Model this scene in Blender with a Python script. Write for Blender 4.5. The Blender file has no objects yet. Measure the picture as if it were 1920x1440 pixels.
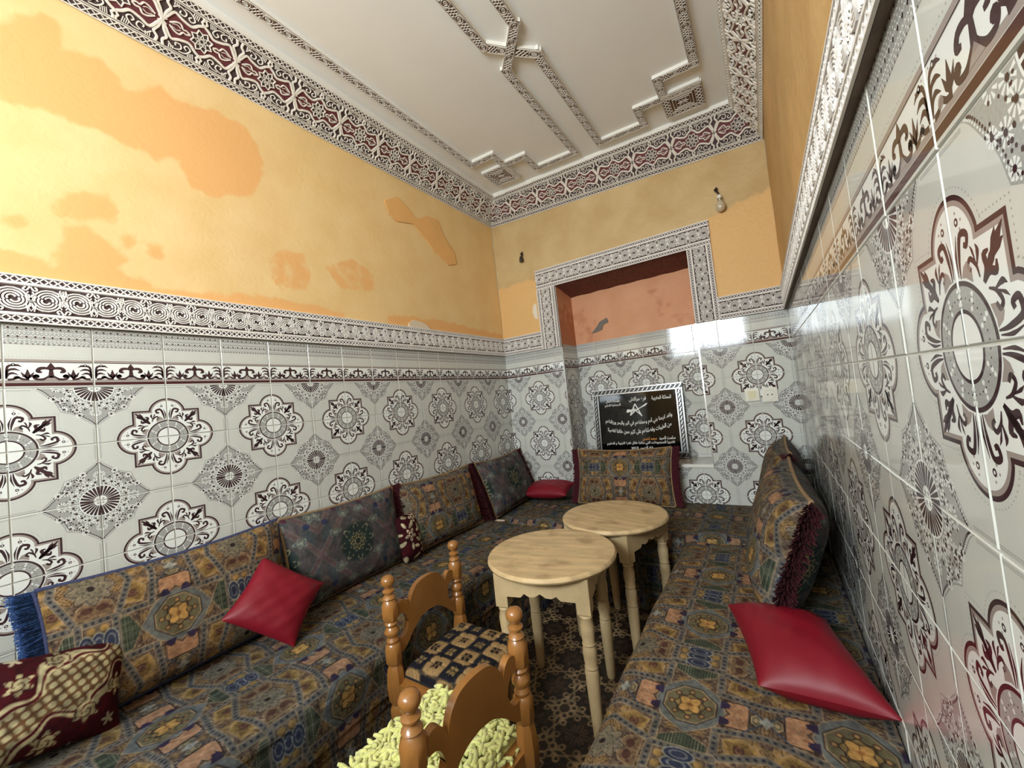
import bpy, bmesh, math, random
import numpy as np
from mathutils import Vector, Matrix

# ------------------------------------------------------------------ camera, light, exposure
SC = bpy.context.scene
COL = SC.collection
T = 0.2                       # one wall tile is 20 cm; plan dimensions below are in tiles
ZF = -7.65                    # floor level, in tiles below the brown line of the border tiles
W, D, YF = 10.79, 15.69, -6.5  # room width, back wall, front wall
R = math.radians


def V(x, y, z):
    return Vector((x * T, y * T, (z - ZF) * T))


cam_d = bpy.data.cameras.new('camera')
cam = bpy.data.objects.new('camera', cam_d)
COL.objects.link(cam)
cam_d.sensor_width = 36.0
cam_d.lens = 731.51 / 1920 * 36
cam_d.clip_start = 0.01
_r, _d, _f = Vector((0.8342, 0.5416, -0.1048)), Vector((-0.1123, -0.0195, -0.9935)), Vector((-0.5401, 0.8404, 0.0446))
m = Matrix.Identity(4)
for i in range(3):
    m[i][0], m[i][1], m[i][2] = _r[i], -_d[i], -_f[i]
cam.matrix_world = Matrix.Translation(V(9.935, 0.579, -1.032)) @ m
SC.camera = cam

world = bpy.data.worlds.new('world')
SC.world = world
world.use_nodes = True
world.node_tree.nodes['Background'].inputs[0].default_value = (0.80, 0.90, 1.0, 1)
world.node_tree.nodes['Background'].inputs[1].default_value = 4.0

# daylight entering through the window opening high in the front wall
WIN = (2.6, 9.2, 1.6, 5.4)    # x0, x1, z0, z1 of the opening, tiles
win_d = bpy.data.lights.new('window_daylight', 'AREA')
win_d.shape = 'RECTANGLE'
win_d.size, win_d.size_y = (WIN[1] - WIN[0]) * T, (WIN[3] - WIN[2]) * T
win_d.energy = 125
win_d.color = (0.84, 0.95, 1.0)
win_o = bpy.data.objects.new('window_daylight', win_d)
COL.objects.link(win_o)
win_o.location = V((WIN[0] + WIN[1]) / 2, YF - 0.3, (WIN[2] + WIN[3]) / 2)
win_o.rotation_euler = (R(90), 0, 0)

SC.view_settings.view_transform = 'Standard'
SC.view_settings.look = 'None'
SC.view_settings.gamma = 1
SC.view_settings.use_curve_mapping = False
SC.view_settings.exposure = 0.12
SC.cycles.max_bounces = 6
SC.cycles.diffuse_bounces = 4
SC.cycles.glossy_bounces = 3
SC.cycles.caustics_reflective = False
SC.cycles.caustics_refractive = False
SC.cycles.sample_clamp_indirect = 6.0
SC.cycles.use_denoising = True
SC.cycles.use_adaptive_sampling = True
SC.cycles.adaptive_threshold = 0.05

rng = np.random.default_rng(7)
random.seed(7)


# ------------------------------------------------------------------ colours and materials
def lin(c):
    c = np.asarray(c, float)
    return np.where(c <= 0.04045, c / 12.92, ((c + 0.055) / 1.055) ** 2.4)


def C8(r, g, b):
    return tuple(float(x) for x in lin(np.array([r, g, b]) / 255.0))


def new_mat(name):
    mt = bpy.data.materials.new(name)
    mt.use_nodes = True
    return mt, mt.node_tree, mt.node_tree.nodes['Principled BSDF']


def mat(name, rgb, rough=0.6, spec=0.5, metal=0.0, var=0.0, scale=8.0, bump=0.0, bscale=60.0, coat=0.0, sheen=0.0, stretch=None):
    mt, nt, b = new_mat(name)
    b.inputs['Roughness'].default_value = rough
    b.inputs['Specular IOR Level'].default_value = spec
    b.inputs['Metallic'].default_value = metal
    b.inputs['Coat Weight'].default_value = coat
    b.inputs['Coat Roughness'].default_value = 0.12
    b.inputs['Sheen Weight'].default_value = sheen
    c = C8(*rgb)
    b.inputs['Base Color'].default_value = (*c, 1)
    tc = None
    if var or bump:
        tc = nt.nodes.new('ShaderNodeTexCoord')
        mp = nt.nodes.new('ShaderNodeMapping')
        nt.links.new(tc.outputs['Object'], mp.inputs[0])
        if stretch:
            mp.inputs['Scale'].default_value = stretch
    if var:
        n = nt.nodes.new('ShaderNodeTexNoise')
        n.inputs['Scale'].default_value = scale
        n.inputs['Detail'].default_value = 4
        nt.links.new(mp.outputs[0], n.inputs['Vector'])
        rp = nt.nodes.new('ShaderNodeValToRGB')
        rp.color_ramp.elements[0].position = 0.3
        rp.color_ramp.elements[1].position = 0.7
        rp.color_ramp.elements[0].color = tuple(x * (1 - var) for x in c) + (1,)
        rp.color_ramp.elements[1].color = tuple(min(1, x * (1 + var * 0.6)) for x in c) + (1,)
        nt.links.new(n.outputs['Fac'], rp.inputs[0])
        nt.links.new(rp.outputs[0], b.inputs['Base Color'])
    if bump:
        n2 = nt.nodes.new('ShaderNodeTexNoise')
        n2.inputs['Scale'].default_value = bscale
        n2.inputs['Detail'].default_value = 5
        nt.links.new(mp.outputs[0], n2.inputs['Vector'])
        bp = nt.nodes.new('ShaderNodeBump')
        bp.inputs['Strength'].default_value = bump
        bp.inputs['Distance'].default_value = 0.01
        nt.links.new(n2.outputs['Fac'], bp.inputs['Height'])
        nt.links.new(bp.outputs[0], b.inputs['Normal'])
    return mt


def attr_mat(name, rough=0.85, bump=0.25, bscale=700.0, sheen=0.0, spec=0.15):
    """cloth whose woven pattern comes from the colour attribute 'pattern'"""
    mt, nt, b = new_mat(name)
    a = nt.nodes.new('ShaderNodeAttribute')
    a.attribute_name = 'pattern'
    nt.links.new(a.outputs['Color'], b.inputs['Base Color'])
    b.inputs['Roughness'].default_value = rough
    b.inputs['Specular IOR Level'].default_value = spec
    b.inputs['Sheen Weight'].default_value = sheen
    b.inputs['Sheen Roughness'].default_value = 0.5
    if bump:
        n = nt.nodes.new('ShaderNodeTexNoise')
        n.inputs['Scale'].default_value = bscale
        tc = nt.nodes.new('ShaderNodeTexCoord')
        nt.links.new(tc.outputs['Object'], n.inputs['Vector'])
        bp = nt.nodes.new('ShaderNodeBump')
        bp.inputs['Strength'].default_value = bump
        bp.inputs['Distance'].default_value = 0.002
        nt.links.new(n.outputs['Fac'], bp.inputs['Height'])
        nt.links.new(bp.outputs[0], b.inputs['Normal'])
    return mt


def plaster_mat(name, base, stain, dark=None, bump=0.3):
    """wall paint: base colour, damp stains where the 'stain' attribute says so"""
    mt, nt, b = new_mat(name)
    N = nt.nodes.new
    L = nt.links.new
    tc = N('ShaderNodeTexCoord')
    at = N('ShaderNodeAttribute')
    at.attribute_name = 'stain'
    n1 = N('ShaderNodeTexNoise')
    n1.inputs['Scale'].default_value = 14
    n1.inputs['Detail'].default_value = 6
    L(tc.outputs['Object'], n1.inputs['Vector'])
    ma = N('ShaderNodeMath')
    ma.operation = 'MULTIPLY_ADD'
    L(n1.outputs['Fac'], ma.inputs[0])
    ma.inputs[1].default_value = 0.7
    L(at.outputs['Fac'], ma.inputs[2])
    mr = N('ShaderNodeMapRange')
    mr.interpolation_type = 'SMOOTHSTEP'
    mr.inputs['From Min'].default_value = 0.74
    mr.inputs['From Max'].default_value = 0.98
    L(ma.outputs[0], mr.inputs['Value'])
    n2 = N('ShaderNodeTexNoise')
    n2.inputs['Scale'].default_value = 5
    n2.inputs['Detail'].default_value = 7
    L(tc.outputs['Object'], n2.inputs['Vector'])
    rp = N('ShaderNodeValToRGB')
    c = C8(*base)
    rp.color_ramp.elements[0].position = 0.35
    rp.color_ramp.elements[1].position = 0.7
    rp.color_ramp.elements[0].color = (*C8(*(dark or tuple(x * 0.95 for x in base))), 1)
    rp.color_ramp.elements[1].color = (*c, 1)
    L(n2.outputs['Fac'], rp.inputs[0])
    mx = N('ShaderNodeMixRGB')
    L(mr.outputs[0], mx.inputs['Fac'])
    L(rp.outputs[0], mx.inputs['Color1'])
    mx.inputs['Color2'].default_value = (*C8(*stain), 1)
    L(mx.outputs[0], b.inputs['Base Color'])
    b.inputs['Roughness'].default_value = 0.6
    b.inputs['Specular IOR Level'].default_value = 0.3
    n3 = N('ShaderNodeTexNoise')
    n3.inputs['Scale'].default_value = 18
    n3.inputs['Detail'].default_value = 8
    n3.inputs['Distortion'].default_value = 1.5
    L(tc.outputs['Object'], n3.inputs['Vector'])
    bp = N('ShaderNodeBump')
    bp.inputs['Strength'].default_value = bump
    bp.inputs['Distance'].default_value = 0.012
    L(n3.outputs['Fac'], bp.inputs['Height'])
    L(bp.outputs[0], b.inputs['Normal'])
    return mt


TILE_BG = mat('tile_glaze', (205, 206, 199), 0.07, 0.5, var=0.03, scale=20)
TILE_WHITE = mat('tile_white_print', (232, 234, 230), 0.07)
TILE_DARK = mat('tile_aubergine_print', (62, 40, 44), 0.09)
TILE_TAUPE = mat('tile_taupe_print', (158, 146, 140), 0.08)
TILE_GREY = mat('tile_grey_print', (168, 168, 164), 0.08, var=0.12, scale=250)
TILE_BROWN = mat('tile_brown_print', (72, 32, 32), 0.09)
GROUT = mat('grout', (205, 205, 198), 0.8, var=0.12, scale=30)
STUCCO = mat('carved_stucco', (236, 230, 224), 0.7, 0.3, var=0.08, scale=12)
STUCCO_C = mat('carved_stucco_cornice', (228, 220, 208), 0.6, 0.4, var=0.10, scale=12)
ST_GROUND = mat('carved_ground', (66, 48, 48), 0.7)
ST_MAROON = mat('carved_maroon_ground', (96, 42, 46), 0.6)
ST_BROWN = mat('ribbon_ground', (86, 54, 44), 0.6)
WHITE_PL = mat('white_plaster', (232, 228, 220), 0.55, 0.4)
CEIL = mat('ceiling_paint', (234, 232, 227), 0.6, 0.3, var=0.03, scale=3, bump=0.03, bscale=40)
DARK_UNDER = mat('dark_trim_edge', (120, 104, 92), 0.8, var=0.2, scale=20)  # edge face along the dado trim, coloured darker than the carved stucco
MARBLE = mat('sill_marble', (172, 158, 140), 0.2, var=0.15, scale=9)
ALU = mat('edge_strip', (220, 220, 218), 0.25, metal=0.7)
CLOTH = attr_mat('banquette_cloth')
SATIN = mat('red_satin', (124, 12, 32), 0.48, 0.4, var=0.12, scale=4, bump=0.06, bscale=18)
MAROON_FR = mat('maroon_fringe', (74, 10, 24), 0.9, var=0.3, scale=90, bump=0.3, bscale=220)
BLUE_FR = mat('blue_fringe', (58, 92, 150), 0.9, var=0.35, scale=60, bump=0.6, bscale=220)
BLUE_PIPE = mat('blue_piping', (52, 58, 92), 0.85, var=0.3, scale=120)
GOLD_PIPE = mat('gold_braid', (150, 122, 88), 0.7, var=0.45, scale=160, bump=0.5, bscale=300)
PINE = mat('pale_pine', (198, 172, 130), 0.5, 0.4, var=0.22, scale=7, bump=0.08, bscale=60, stretch=(1, 6, 1))
def knotty(name, rgb):
    mt = mat(name, rgb, 0.5, 0.4, var=0.24, scale=6, bump=0.06, bscale=60, stretch=(1, 5, 1))
    nt = mt.node_tree
    b = nt.nodes['Principled BSDF']
    src = b.inputs['Base Color'].links[0].from_socket
    tc = nt.nodes.new('ShaderNodeTexCoord')
    vo = nt.nodes.new('ShaderNodeTexVoronoi')
    vo.inputs['Scale'].default_value = 7.0
    vo.inputs['Randomness'].default_value = 1.0
    nt.links.new(tc.outputs['Object'], vo.inputs['Vector'])
    mr = nt.nodes.new('ShaderNodeMapRange')
    mr.inputs['From Min'].default_value = 0.05
    mr.inputs['From Max'].default_value = 0.11
    mr.inputs['To Min'].default_value = 0.8
    mr.inputs['To Max'].default_value = 0.0
    nt.links.new(vo.outputs['Distance'], mr.inputs['Value'])
    n = nt.nodes.new('ShaderNodeTexNoise')
    n.inputs['Scale'].default_value = 11
    n.inputs['Detail'].default_value = 5
    nt.links.new(tc.outputs['Object'], n.inputs['Vector'])
    m2 = nt.nodes.new('ShaderNodeMapRange')
    m2.inputs['From Min'].default_value = 0.52
    m2.inputs['From Max'].default_value = 0.72
    m2.inputs['To Max'].default_value = 0.55
    nt.links.new(n.outputs['Fac'], m2.inputs['Value'])
    mx_ = nt.nodes.new('ShaderNodeMath')
    mx_.operation = 'MAXIMUM'
    nt.links.new(mr.outputs[0], mx_.inputs[0])
    nt.links.new(m2.outputs[0], mx_.inputs[1])
    mix = nt.nodes.new('ShaderNodeMixRGB')
    nt.links.new(mx_.outputs[0], mix.inputs['Fac'])
    nt.links.new(src, mix.inputs['Color1'])
    mix.inputs['Color2'].default_value = (*C8(138, 106, 70), 1)
    nt.links.new(mix.outputs[0], b.inputs['Base Color'])
    return mt


PINE_TOP = knotty('knotty_pine_top', (204, 176, 132))
VARN = mat('varnished_wood', (152, 102, 50), 0.3, 0.5, var=0.22, scale=9, bump=0.05, bscale=40, coat=0.4, stretch=(1, 1, 0.3))
LIME = mat('lime_chenille', (222, 222, 140), 0.9, 0.2, var=0.15, scale=40, bump=0.4, bscale=300, sheen=0.5)
PAPER = mat('white_label', (226, 205, 188), 0.7)


# ------------------------------------------------------------------ object helpers
def link(o, parent=None):
    COL.objects.link(o)
    if parent is not None:
        o.parent = parent
    return o


def world_of(o):
    return o.matrix_basis if o.parent is None else world_of(o.parent) @ o.matrix_basis


def mesh_obj(name, me, parent=None, mats=None, matrix=None, smooth=False):
    o = bpy.data.objects.new(name, me)
    if mats and not me.materials:
        for q in (mats if isinstance(mats, (list, tuple)) else [mats]):
            me.materials.append(q)
    link(o, parent)
    if matrix is not None:
        o.matrix_basis = matrix if parent is None else world_of(parent).inverted() @ matrix
    if smooth:
        me.polygons.foreach_set('use_smooth', np.ones(len(me.polygons), bool))
        if smooth == 'angle':
            me.set_sharp_from_angle(angle=R(38))
    return o


def tag(o, label=None, cat=None, group=None, kind=None):
    for k, v in (('label', label), ('category', cat), ('group', group), ('kind', kind)):
        if v:
            o[k] = v
    return o


def empty(name, loc, label, cat, group=None):
    o = bpy.data.objects.new(name, None)
    o.empty_display_size = 0.1
    link(o)
    o.matrix_basis = Matrix.Translation(loc)
    return tag(o, label, cat, group)


class MB:
    """collects polygons (with a material slot each) into one mesh"""

    def __init__(s):
        s.v, s.f, s.m = [], [], []

    def add(s, vs, fs, m=0):
        n = len(s.v)
        s.v += [tuple(q) for q in vs]
        s.f += [tuple(i + n for i in f) for f in fs]
        s.m += [m] * len(fs)

    def box(s, lo, hi, m=0):
        (a, b, c), (d, e, f) = lo, hi
        s.add([(a, b, c), (d, b, c), (d, e, c), (a, e, c), (a, b, f), (d, b, f), (d, e, f), (a, e, f)],
              [(3, 2, 1, 0), (4, 5, 6, 7), (0, 1, 5, 4), (1, 2, 6, 5), (2, 3, 7, 6), (3, 0, 4, 7)], m)

    def poly(s, pts, z, m=0):
        s.add([(x, y, z) for x, y in pts], [tuple(range(len(pts)))], m)

    def disc(s, c, r, z, m=0, n=14, a0=0, a1=2 * math.pi):
        full = abs(a1 - a0 - 2 * math.pi) < 1e-6
        pts = [(c[0] + r * math.cos(a0 + (a1 - a0) * i / n), c[1] + r * math.sin(a0 + (a1 - a0) * i / n)) for i in range(n + (0 if full else 1))]
        if not full:
            pts.append(c)
        s.poly(pts, z, m)

    def stroke(s, pts, w, z, m=0, h=0.0, taper=None):
        """flat band along a polyline; with h it becomes a raised, chamfered bead"""
        p = np.array(pts, float)
        if len(p) < 2:
            return
        d = np.gradient(p, axis=0) if len(p) > 2 else np.repeat([p[1] - p[0]], 2, 0)
        d /= np.maximum(np.linalg.norm(d, axis=1, keepdims=True), 1e-9)
        nn = np.stack([-d[:, 1], d[:, 0]], 1)
        ww = np.full(len(p), w / 2.0)
        if taper is not None:
            ww = w / 2.0 * np.interp(np.linspace(0, 1, len(p)), np.linspace(0, 1, len(taper)), taper)
        a, b = p + nn * ww[:, None], p - nn * ww[:, None]
        k = len(p)
        if h == 0:
            vs = [(x, y, z) for x, y in a] + [(x, y, z) for x, y in b]
            s.add(vs, [(k + i, k + i + 1, i + 1, i) for i in range(k - 1)], m)
        else:
            a2, b2 = p + nn * ww[:, None] * 0.6, p - nn * ww[:, None] * 0.6
            vs = [(x, y, z) for x, y in a] + [(x, y, z + h) for x, y in a2] + [(x, y, z + h) for x, y in b2] + [(x, y, z) for x, y in b]
            fs = []
            for i in range(k - 1):
                for r in range(3):
                    fs.append(((r + 1) * k + i, (r + 1) * k + i + 1, r * k + i + 1, r * k + i))
            s.add(vs, fs, m)

    def tube(s, pts, rad, m=0, n=8, closed=False):
        p = [Vector(q) for q in pts]
        rr = rad if hasattr(rad, '__len__') else [rad] * len(p)
        vs, fs = [], []
        up = Vector((0, 0, 1))
        for i, q in enumerate(p):
            t = (p[min(i + 1, len(p) - 1)] - p[max(i - 1, 0)]).normalized()
            a = t.cross(up)
            if a.length < 1e-3:
                a = t.cross(Vector((0, 1, 0)))
            a.normalize()
            b = t.cross(a).normalized()
            vs += [q + (a * math.cos(2 * math.pi * j / n) + b * math.sin(2 * math.pi * j / n)) * rr[i] for j in range(n)]
        for i in range(len(p) - 1):
            for j in range(n):
                fs.append((i * n + j, i * n + (j + 1) % n, (i + 1) * n + (j + 1) % n, (i + 1) * n + j))
        fs.append(tuple(range(n))[::-1])
        fs.append(tuple((len(p) - 1) * n + j for j in range(n)))
        s.add(vs, fs, m)

    def lathe(s, prof, c=(0, 0), m=0, n=16, square=None):
        """profile [(r, z)] turned about a vertical axis at c"""
        vs, fs = [], []
        for r, z in prof:
            vs += [(c[0] + r * math.cos(2 * math.pi * (j + .5) / n), c[1] + r * math.sin(2 * math.pi * (j + .5) / n), z) for j in range(n)]
        for i in range(len(prof) - 1):
            for j in range(n):
                fs.append((i * n + j, i * n + (j + 1) % n, (i + 1) * n + (j + 1) % n, (i + 1) * n + j))
        fs.append(tuple(range(n))[::-1])
        fs.append(tuple((len(prof) - 1) * n + j for j in range(n)))
        s.add(vs, fs, m)

    def mesh(s, name, mats=None, scale=1.0):
        me = bpy.data.meshes.new(name)
        me.from_pydata([tuple(c * scale for c in q) for q in s.v] if scale != 1 else s.v, [], s.f)
        me.polygons.foreach_set('material_index', np.array(s.m, np.int32))
        for q in (mats or []):
            me.materials.append(q)
        me.update()
        return me

    def build(s, name, mats, parent=None, matrix=None, smooth=False, scale=1.0):
        return mesh_obj(name, s.mesh(name, mats if isinstance(mats, (list, tuple)) else [mats], scale), parent, None, matrix, smooth)


def arc(cx, cy, r, a0, a1, n=10, ry=None):
    ry = r if ry is None else ry
    return [(cx + r * math.cos(R(a0 + (a1 - a0) * i / n)), cy + ry * math.sin(R(a0 + (a1 - a0) * i / n))) for i in range(n + 1)]


def spline(P, n=6):
    """Catmull-Rom through the points"""
    P = [np.array(q, float) for q in P]
    Q = [2 * P[0] - P[1]] + P + [2 * P[-1] - P[-2]]
    out = []
    for i in range(1, len(Q) - 2):
        for j in range(n):
            t = j / n
            a, b, c, d = Q[i - 1], Q[i], Q[i + 1], Q[i + 2]
            out.append(tuple(0.5 * (2 * b + (c - a) * t + (2 * a - 5 * b + 4 * c - d) * t * t + (3 * b - a - 3 * c + d) * t ** 3)))
    out.append(tuple(P[-1]))
    return out


def frame(o, ex, ey, ez):
    mm = Matrix.Identity(4)
    for i in range(3):
        mm[i][0], mm[i][1], mm[i][2], mm[i][3] = ex[i], ey[i], ez[i], o[i]
    return mm


def band(parent, name, me, period, a, b, up, nrm, up_end=None, lift=.0008):
    """carved panels of one mesh set end to end from a to b (metres)"""
    a, b = Vector(a), Vector(b)
    n = max(1, round((b - a).length / period))
    step = (b - a) / n
    ex = step / period
    e1 = step.normalized()
    up, nrm = Vector(up), Vector(nrm)
    for i in range(n):
        u = up if up_end is None else up.lerp(Vector(up_end), (i + .5) / n)
        ey = (u - e1 * u.dot(e1)).normalized() * u.length
        ez = e1.cross(ey).normalized()
        if ez.dot(nrm) < 0:
            ez = -ez
        mesh_obj(name, me, parent, None, frame(a + step * i + ez * lift, ex, ey, ez))


# ------------------------------------------------------------------ wall tiles: printed quarter-medallion tile
E1, E2, E3, E4 = 0.0004, 0.0008, 0.0012, 0.0016     # print layers, in tile units (under 0.4 mm)
G = 0.007                                            # half a grout joint
TM = [TILE_BG, TILE_WHITE, TILE_DARK, TILE_TAUPE, TILE_GREY, TILE_BROWN]


def tile_body(mb, h=1.0):
    b = 0.006
    lo, hi, hh = G, 1 - G, h - G
    vs = [(lo, lo, -.04), (hi, lo, -.04), (hi, hh, -.04), (lo, hh, -.04), (lo, lo, -b), (hi, lo, -b), (hi, hh, -b), (lo, hh, -b),
          (lo + b, lo + b, 0), (hi - b, lo + b, 0), (hi - b, hh - b, 0), (lo + b, hh - b, 0)]
    fs = [(0, 1, 5, 4), (1, 2, 6, 5), (2, 3, 7, 6), (3, 0, 4, 7), (4, 5, 9, 8), (5, 6, 10, 9), (6, 7, 11, 10), (7, 4, 8, 11), (8, 9, 10, 11)]
    mb.add(vs, fs, 0)


def refl(pts):
    return [(y, x) for x, y in pts]


def medallion_tile():
    mb = MB()
    tile_body(mb)
    e = G + .006

    def cl(pts):
        return [(min(max(x, e), 1 - e), min(max(y, e), 1 - e)) for x, y in pts]
    # quatrefoil with square corners
    def outline(o):
        lobe = arc(.46, 0, .29 + o, 0, 74, 12)
        c = .525 + o
        half = [(x, y) for x, y in lobe] + [(c, lobe[-1][1]), (c, c)]
        return half + [(y, x) for x, y in half[::-1][1:]]
    mb.poly(cl(outline(0.0) + [(e, e)]), E1, 2)
    mb.poly(cl(outline(-.026) + [(e, e)]), E2, 3)
    mb.poly(cl(outline(-.052) + [(e, e)]), E3, 1)
    # frill of dots round the outline
    ol = outline(.035)
    acc = 0
    for (x0, y0), (x1, y1) in zip(ol[:-1], ol[1:]):
        L = math.hypot(x1 - x0, y1 - y0)
        k = max(1, round(L / .03))
        for i in range(k):
            x, y = x0 + (x1 - x0) * i / k, y0 + (y1 - y0) * i / k
            if x > e + .01 and y > e + .01:
                mb.disc((x, y), .006, E1, 4, 5)
    # central rings
    mb.poly(cl(arc(0, 0, .325, 0, 90, 16) + [(e, e)]), E4, 2)
    z = E4
    mb.poly(cl(arc(0, 0, .30, 0, 90, 16) + [(e, e)]), z + E1, 4)
    for i in range(3):
        for rr in (.21, .25, .28):
            a = R(12 + 32 * i + rr * 60)
            mb.disc((rr * math.cos(a), rr * math.sin(a)), .014, z + E2, 1, 6)
    for i in range(9):
        a = R(5 + 10 * i)
        mb.disc((.24 * math.cos(a), .24 * math.sin(a)), .006, z + E2, 2, 5)
    mb.poly(cl(arc(0, 0, .185, 0, 90, 14) + [(e, e)]), z + E2, 2)
    mb.poly(cl(arc(0, 0, .165, 0, 90, 14) + [(e, e)]), z + E3, 1)
    # corner fleur and scrolls on the white field
    for mir in (0, 1):
        q = (lambda P: refl(P)) if mir else (lambda P: P)
        mb.stroke(q(spline([(.27, .27), (.33, .31), (.385, .30), (.40, .345)], 4)), .042, E4, 2, taper=[.6, 1, 1, .3])
        mb.stroke(q(spline([(.30, .30), (.36, .36), (.43, .40), (.475, .42)], 4)), .038, E4, 2, taper=[1, .9, 1.2, .1])
        mb.stroke(q(spline([(.30, .24), (.36, .22), (.40, .17), (.37, .14), (.345, .17)], 4)), .027, E4, 2, taper=[.4, 1, 1, .8])
        mb.stroke(q(spline([(.36, .23), (.42, .25), (.455, .235)], 4)), .03, E4, 2, taper=[.4, 1.1, .1])
        mb.stroke(q(spline([(.37, .22), (.43, .20), (.46, .18)], 4)), .018, E4, 2, taper=[.4, 1.1, .1])
        mb.stroke(q(spline([(.33, .05), (.42, .06), (.53, .10), (.52, .17), (.47, .155), (.48, .125)], 5)), .031, E4, 2, taper=[.3, 1, 1.2, 1, .9])
        mb.stroke(q(spline([(.34, .03), (.44, .03), (.54, .06)], 4)), .022, E4, 2, taper=[.3, 1, .2])
        mb.poly(q([(.29, .17), (.36, .17), (.40, .13), (.38, .09), (.33, .06), (.325, .10)]), E4, 3)
        mb.disc(q([(.60, .085)])[0], .022, E4, 2, 8)
        mb.disc(q([(.60, .085)])[0], .010, E4 + E1, 1, 6)
        for dx, dy in ((.045, 0), (-.04, .03), (.0, .05)):
            mb.disc(q([(.60 + dx, .085 + dy)])[0], .009, E4, 3, 5)
    mb.stroke([(.28, .28), (.36, .36), (.41, .41)], .045, E4, 2, taper=[.5, 1.2, .5])
    mb.stroke([(.40, .40), (.44, .44), (.485, .485)], .036, E4, 2, taper=[.3, 1.2, .1])

    # star field round the opposite corner (1, 1)
    def s_(a, b):
        return (1 - a, 1 - b)
    half = spline([(.74, .0), (.66, .05), (.57, .15), (.475, .27), (.42, .42)], 5)
    bd = half + [(y, x) for x, y in half[::-1][1:]]
    mb.poly(cl([s_(a, b) for a, b in bd] + [(1 - e, 1 - e)]), E1, 4)
    for i in range(2, len(bd) - 2):
        a, b = bd[i]
        k = .93
        mb.disc(s_(a * k, max(b * k, .02)), .010, E2, 2, 5)
        mb.disc(s_(a * .965, max(b * .965, .02)), .008, E2, 1, 5)
    for rr, n, off, sz in ((.335, 5, 9, .062), (.455, 4, 0, .058), (.53, 3, 22, .045)):
        for i in range(n):
            a = R(off + (90 - 2 * off) * i / max(1, n - 1)) if n > 1 else R(45)
            cx, cy = rr * math.cos(a), rr * math.sin(a)
            if cx < .02 or cy < .02 or (rr > .5 and abs(a - R(45)) < .2):
                cx, cy = max(cx, .02), max(cy, .02)
            for j in range(9):
                t = 2 * math.pi * j / 9 + i
                x0, y0 = cx + .35 * sz * math.cos(t), cy + .35 * sz * math.sin(t)
                x1, y1 = cx + sz * math.cos(t), cy + sz * math.sin(t)
                if min(x0, y0, x1, y1) > .012:
                    mb.stroke([s_(x0, y0), s_(x1, y1)], .016, E2, 1, taper=[.5, 1.3])
            if cx > .03 and cy > .03:
                mb.disc(s_(cx, cy), .017, E3, 2, 6)
    for i in range(40):
        rr = .28 + .30 * random.random()
        a = R(6 + 78 * random.random())
        if rr * math.cos(a) + rr * math.sin(a) < .72:
            mb.disc(s_(rr * math.cos(a), rr * math.sin(a)), .009 + .005 * random.random(), E3, 2, 5)
    mb.poly(cl([s_(a, b) for a, b in arc(0, 0, .265, 0, 90, 12)] + [(1 - e, 1 - e)]), E3, 1)
    for i in range(7):
        a = R(6.4 + 12.86 * i)
        mb.stroke([s_(.085 * math.cos(a), .085 * math.sin(a)), s_(.16 * math.cos(a), .16 * math.sin(a)), s_(.25 * math.cos(a), .25 * math.sin(a))], .036, E4, 2, taper=[.35, .8, 1.0])
    mb.disc(s_(.035, .035), .018, E4, 4, 6)
    # fine double lines along the joint between neighbouring stars
    for o in (.030, .042):
        mb.stroke([(1 - o, e), (1 - o, .27)], .006, E1, 4)
        mb.stroke([(e, 1 - o), (.27, 1 - o)], .006, E1, 4)
    return mb.mesh('medallion_tile', TM, T)


BH = 1.06


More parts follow.
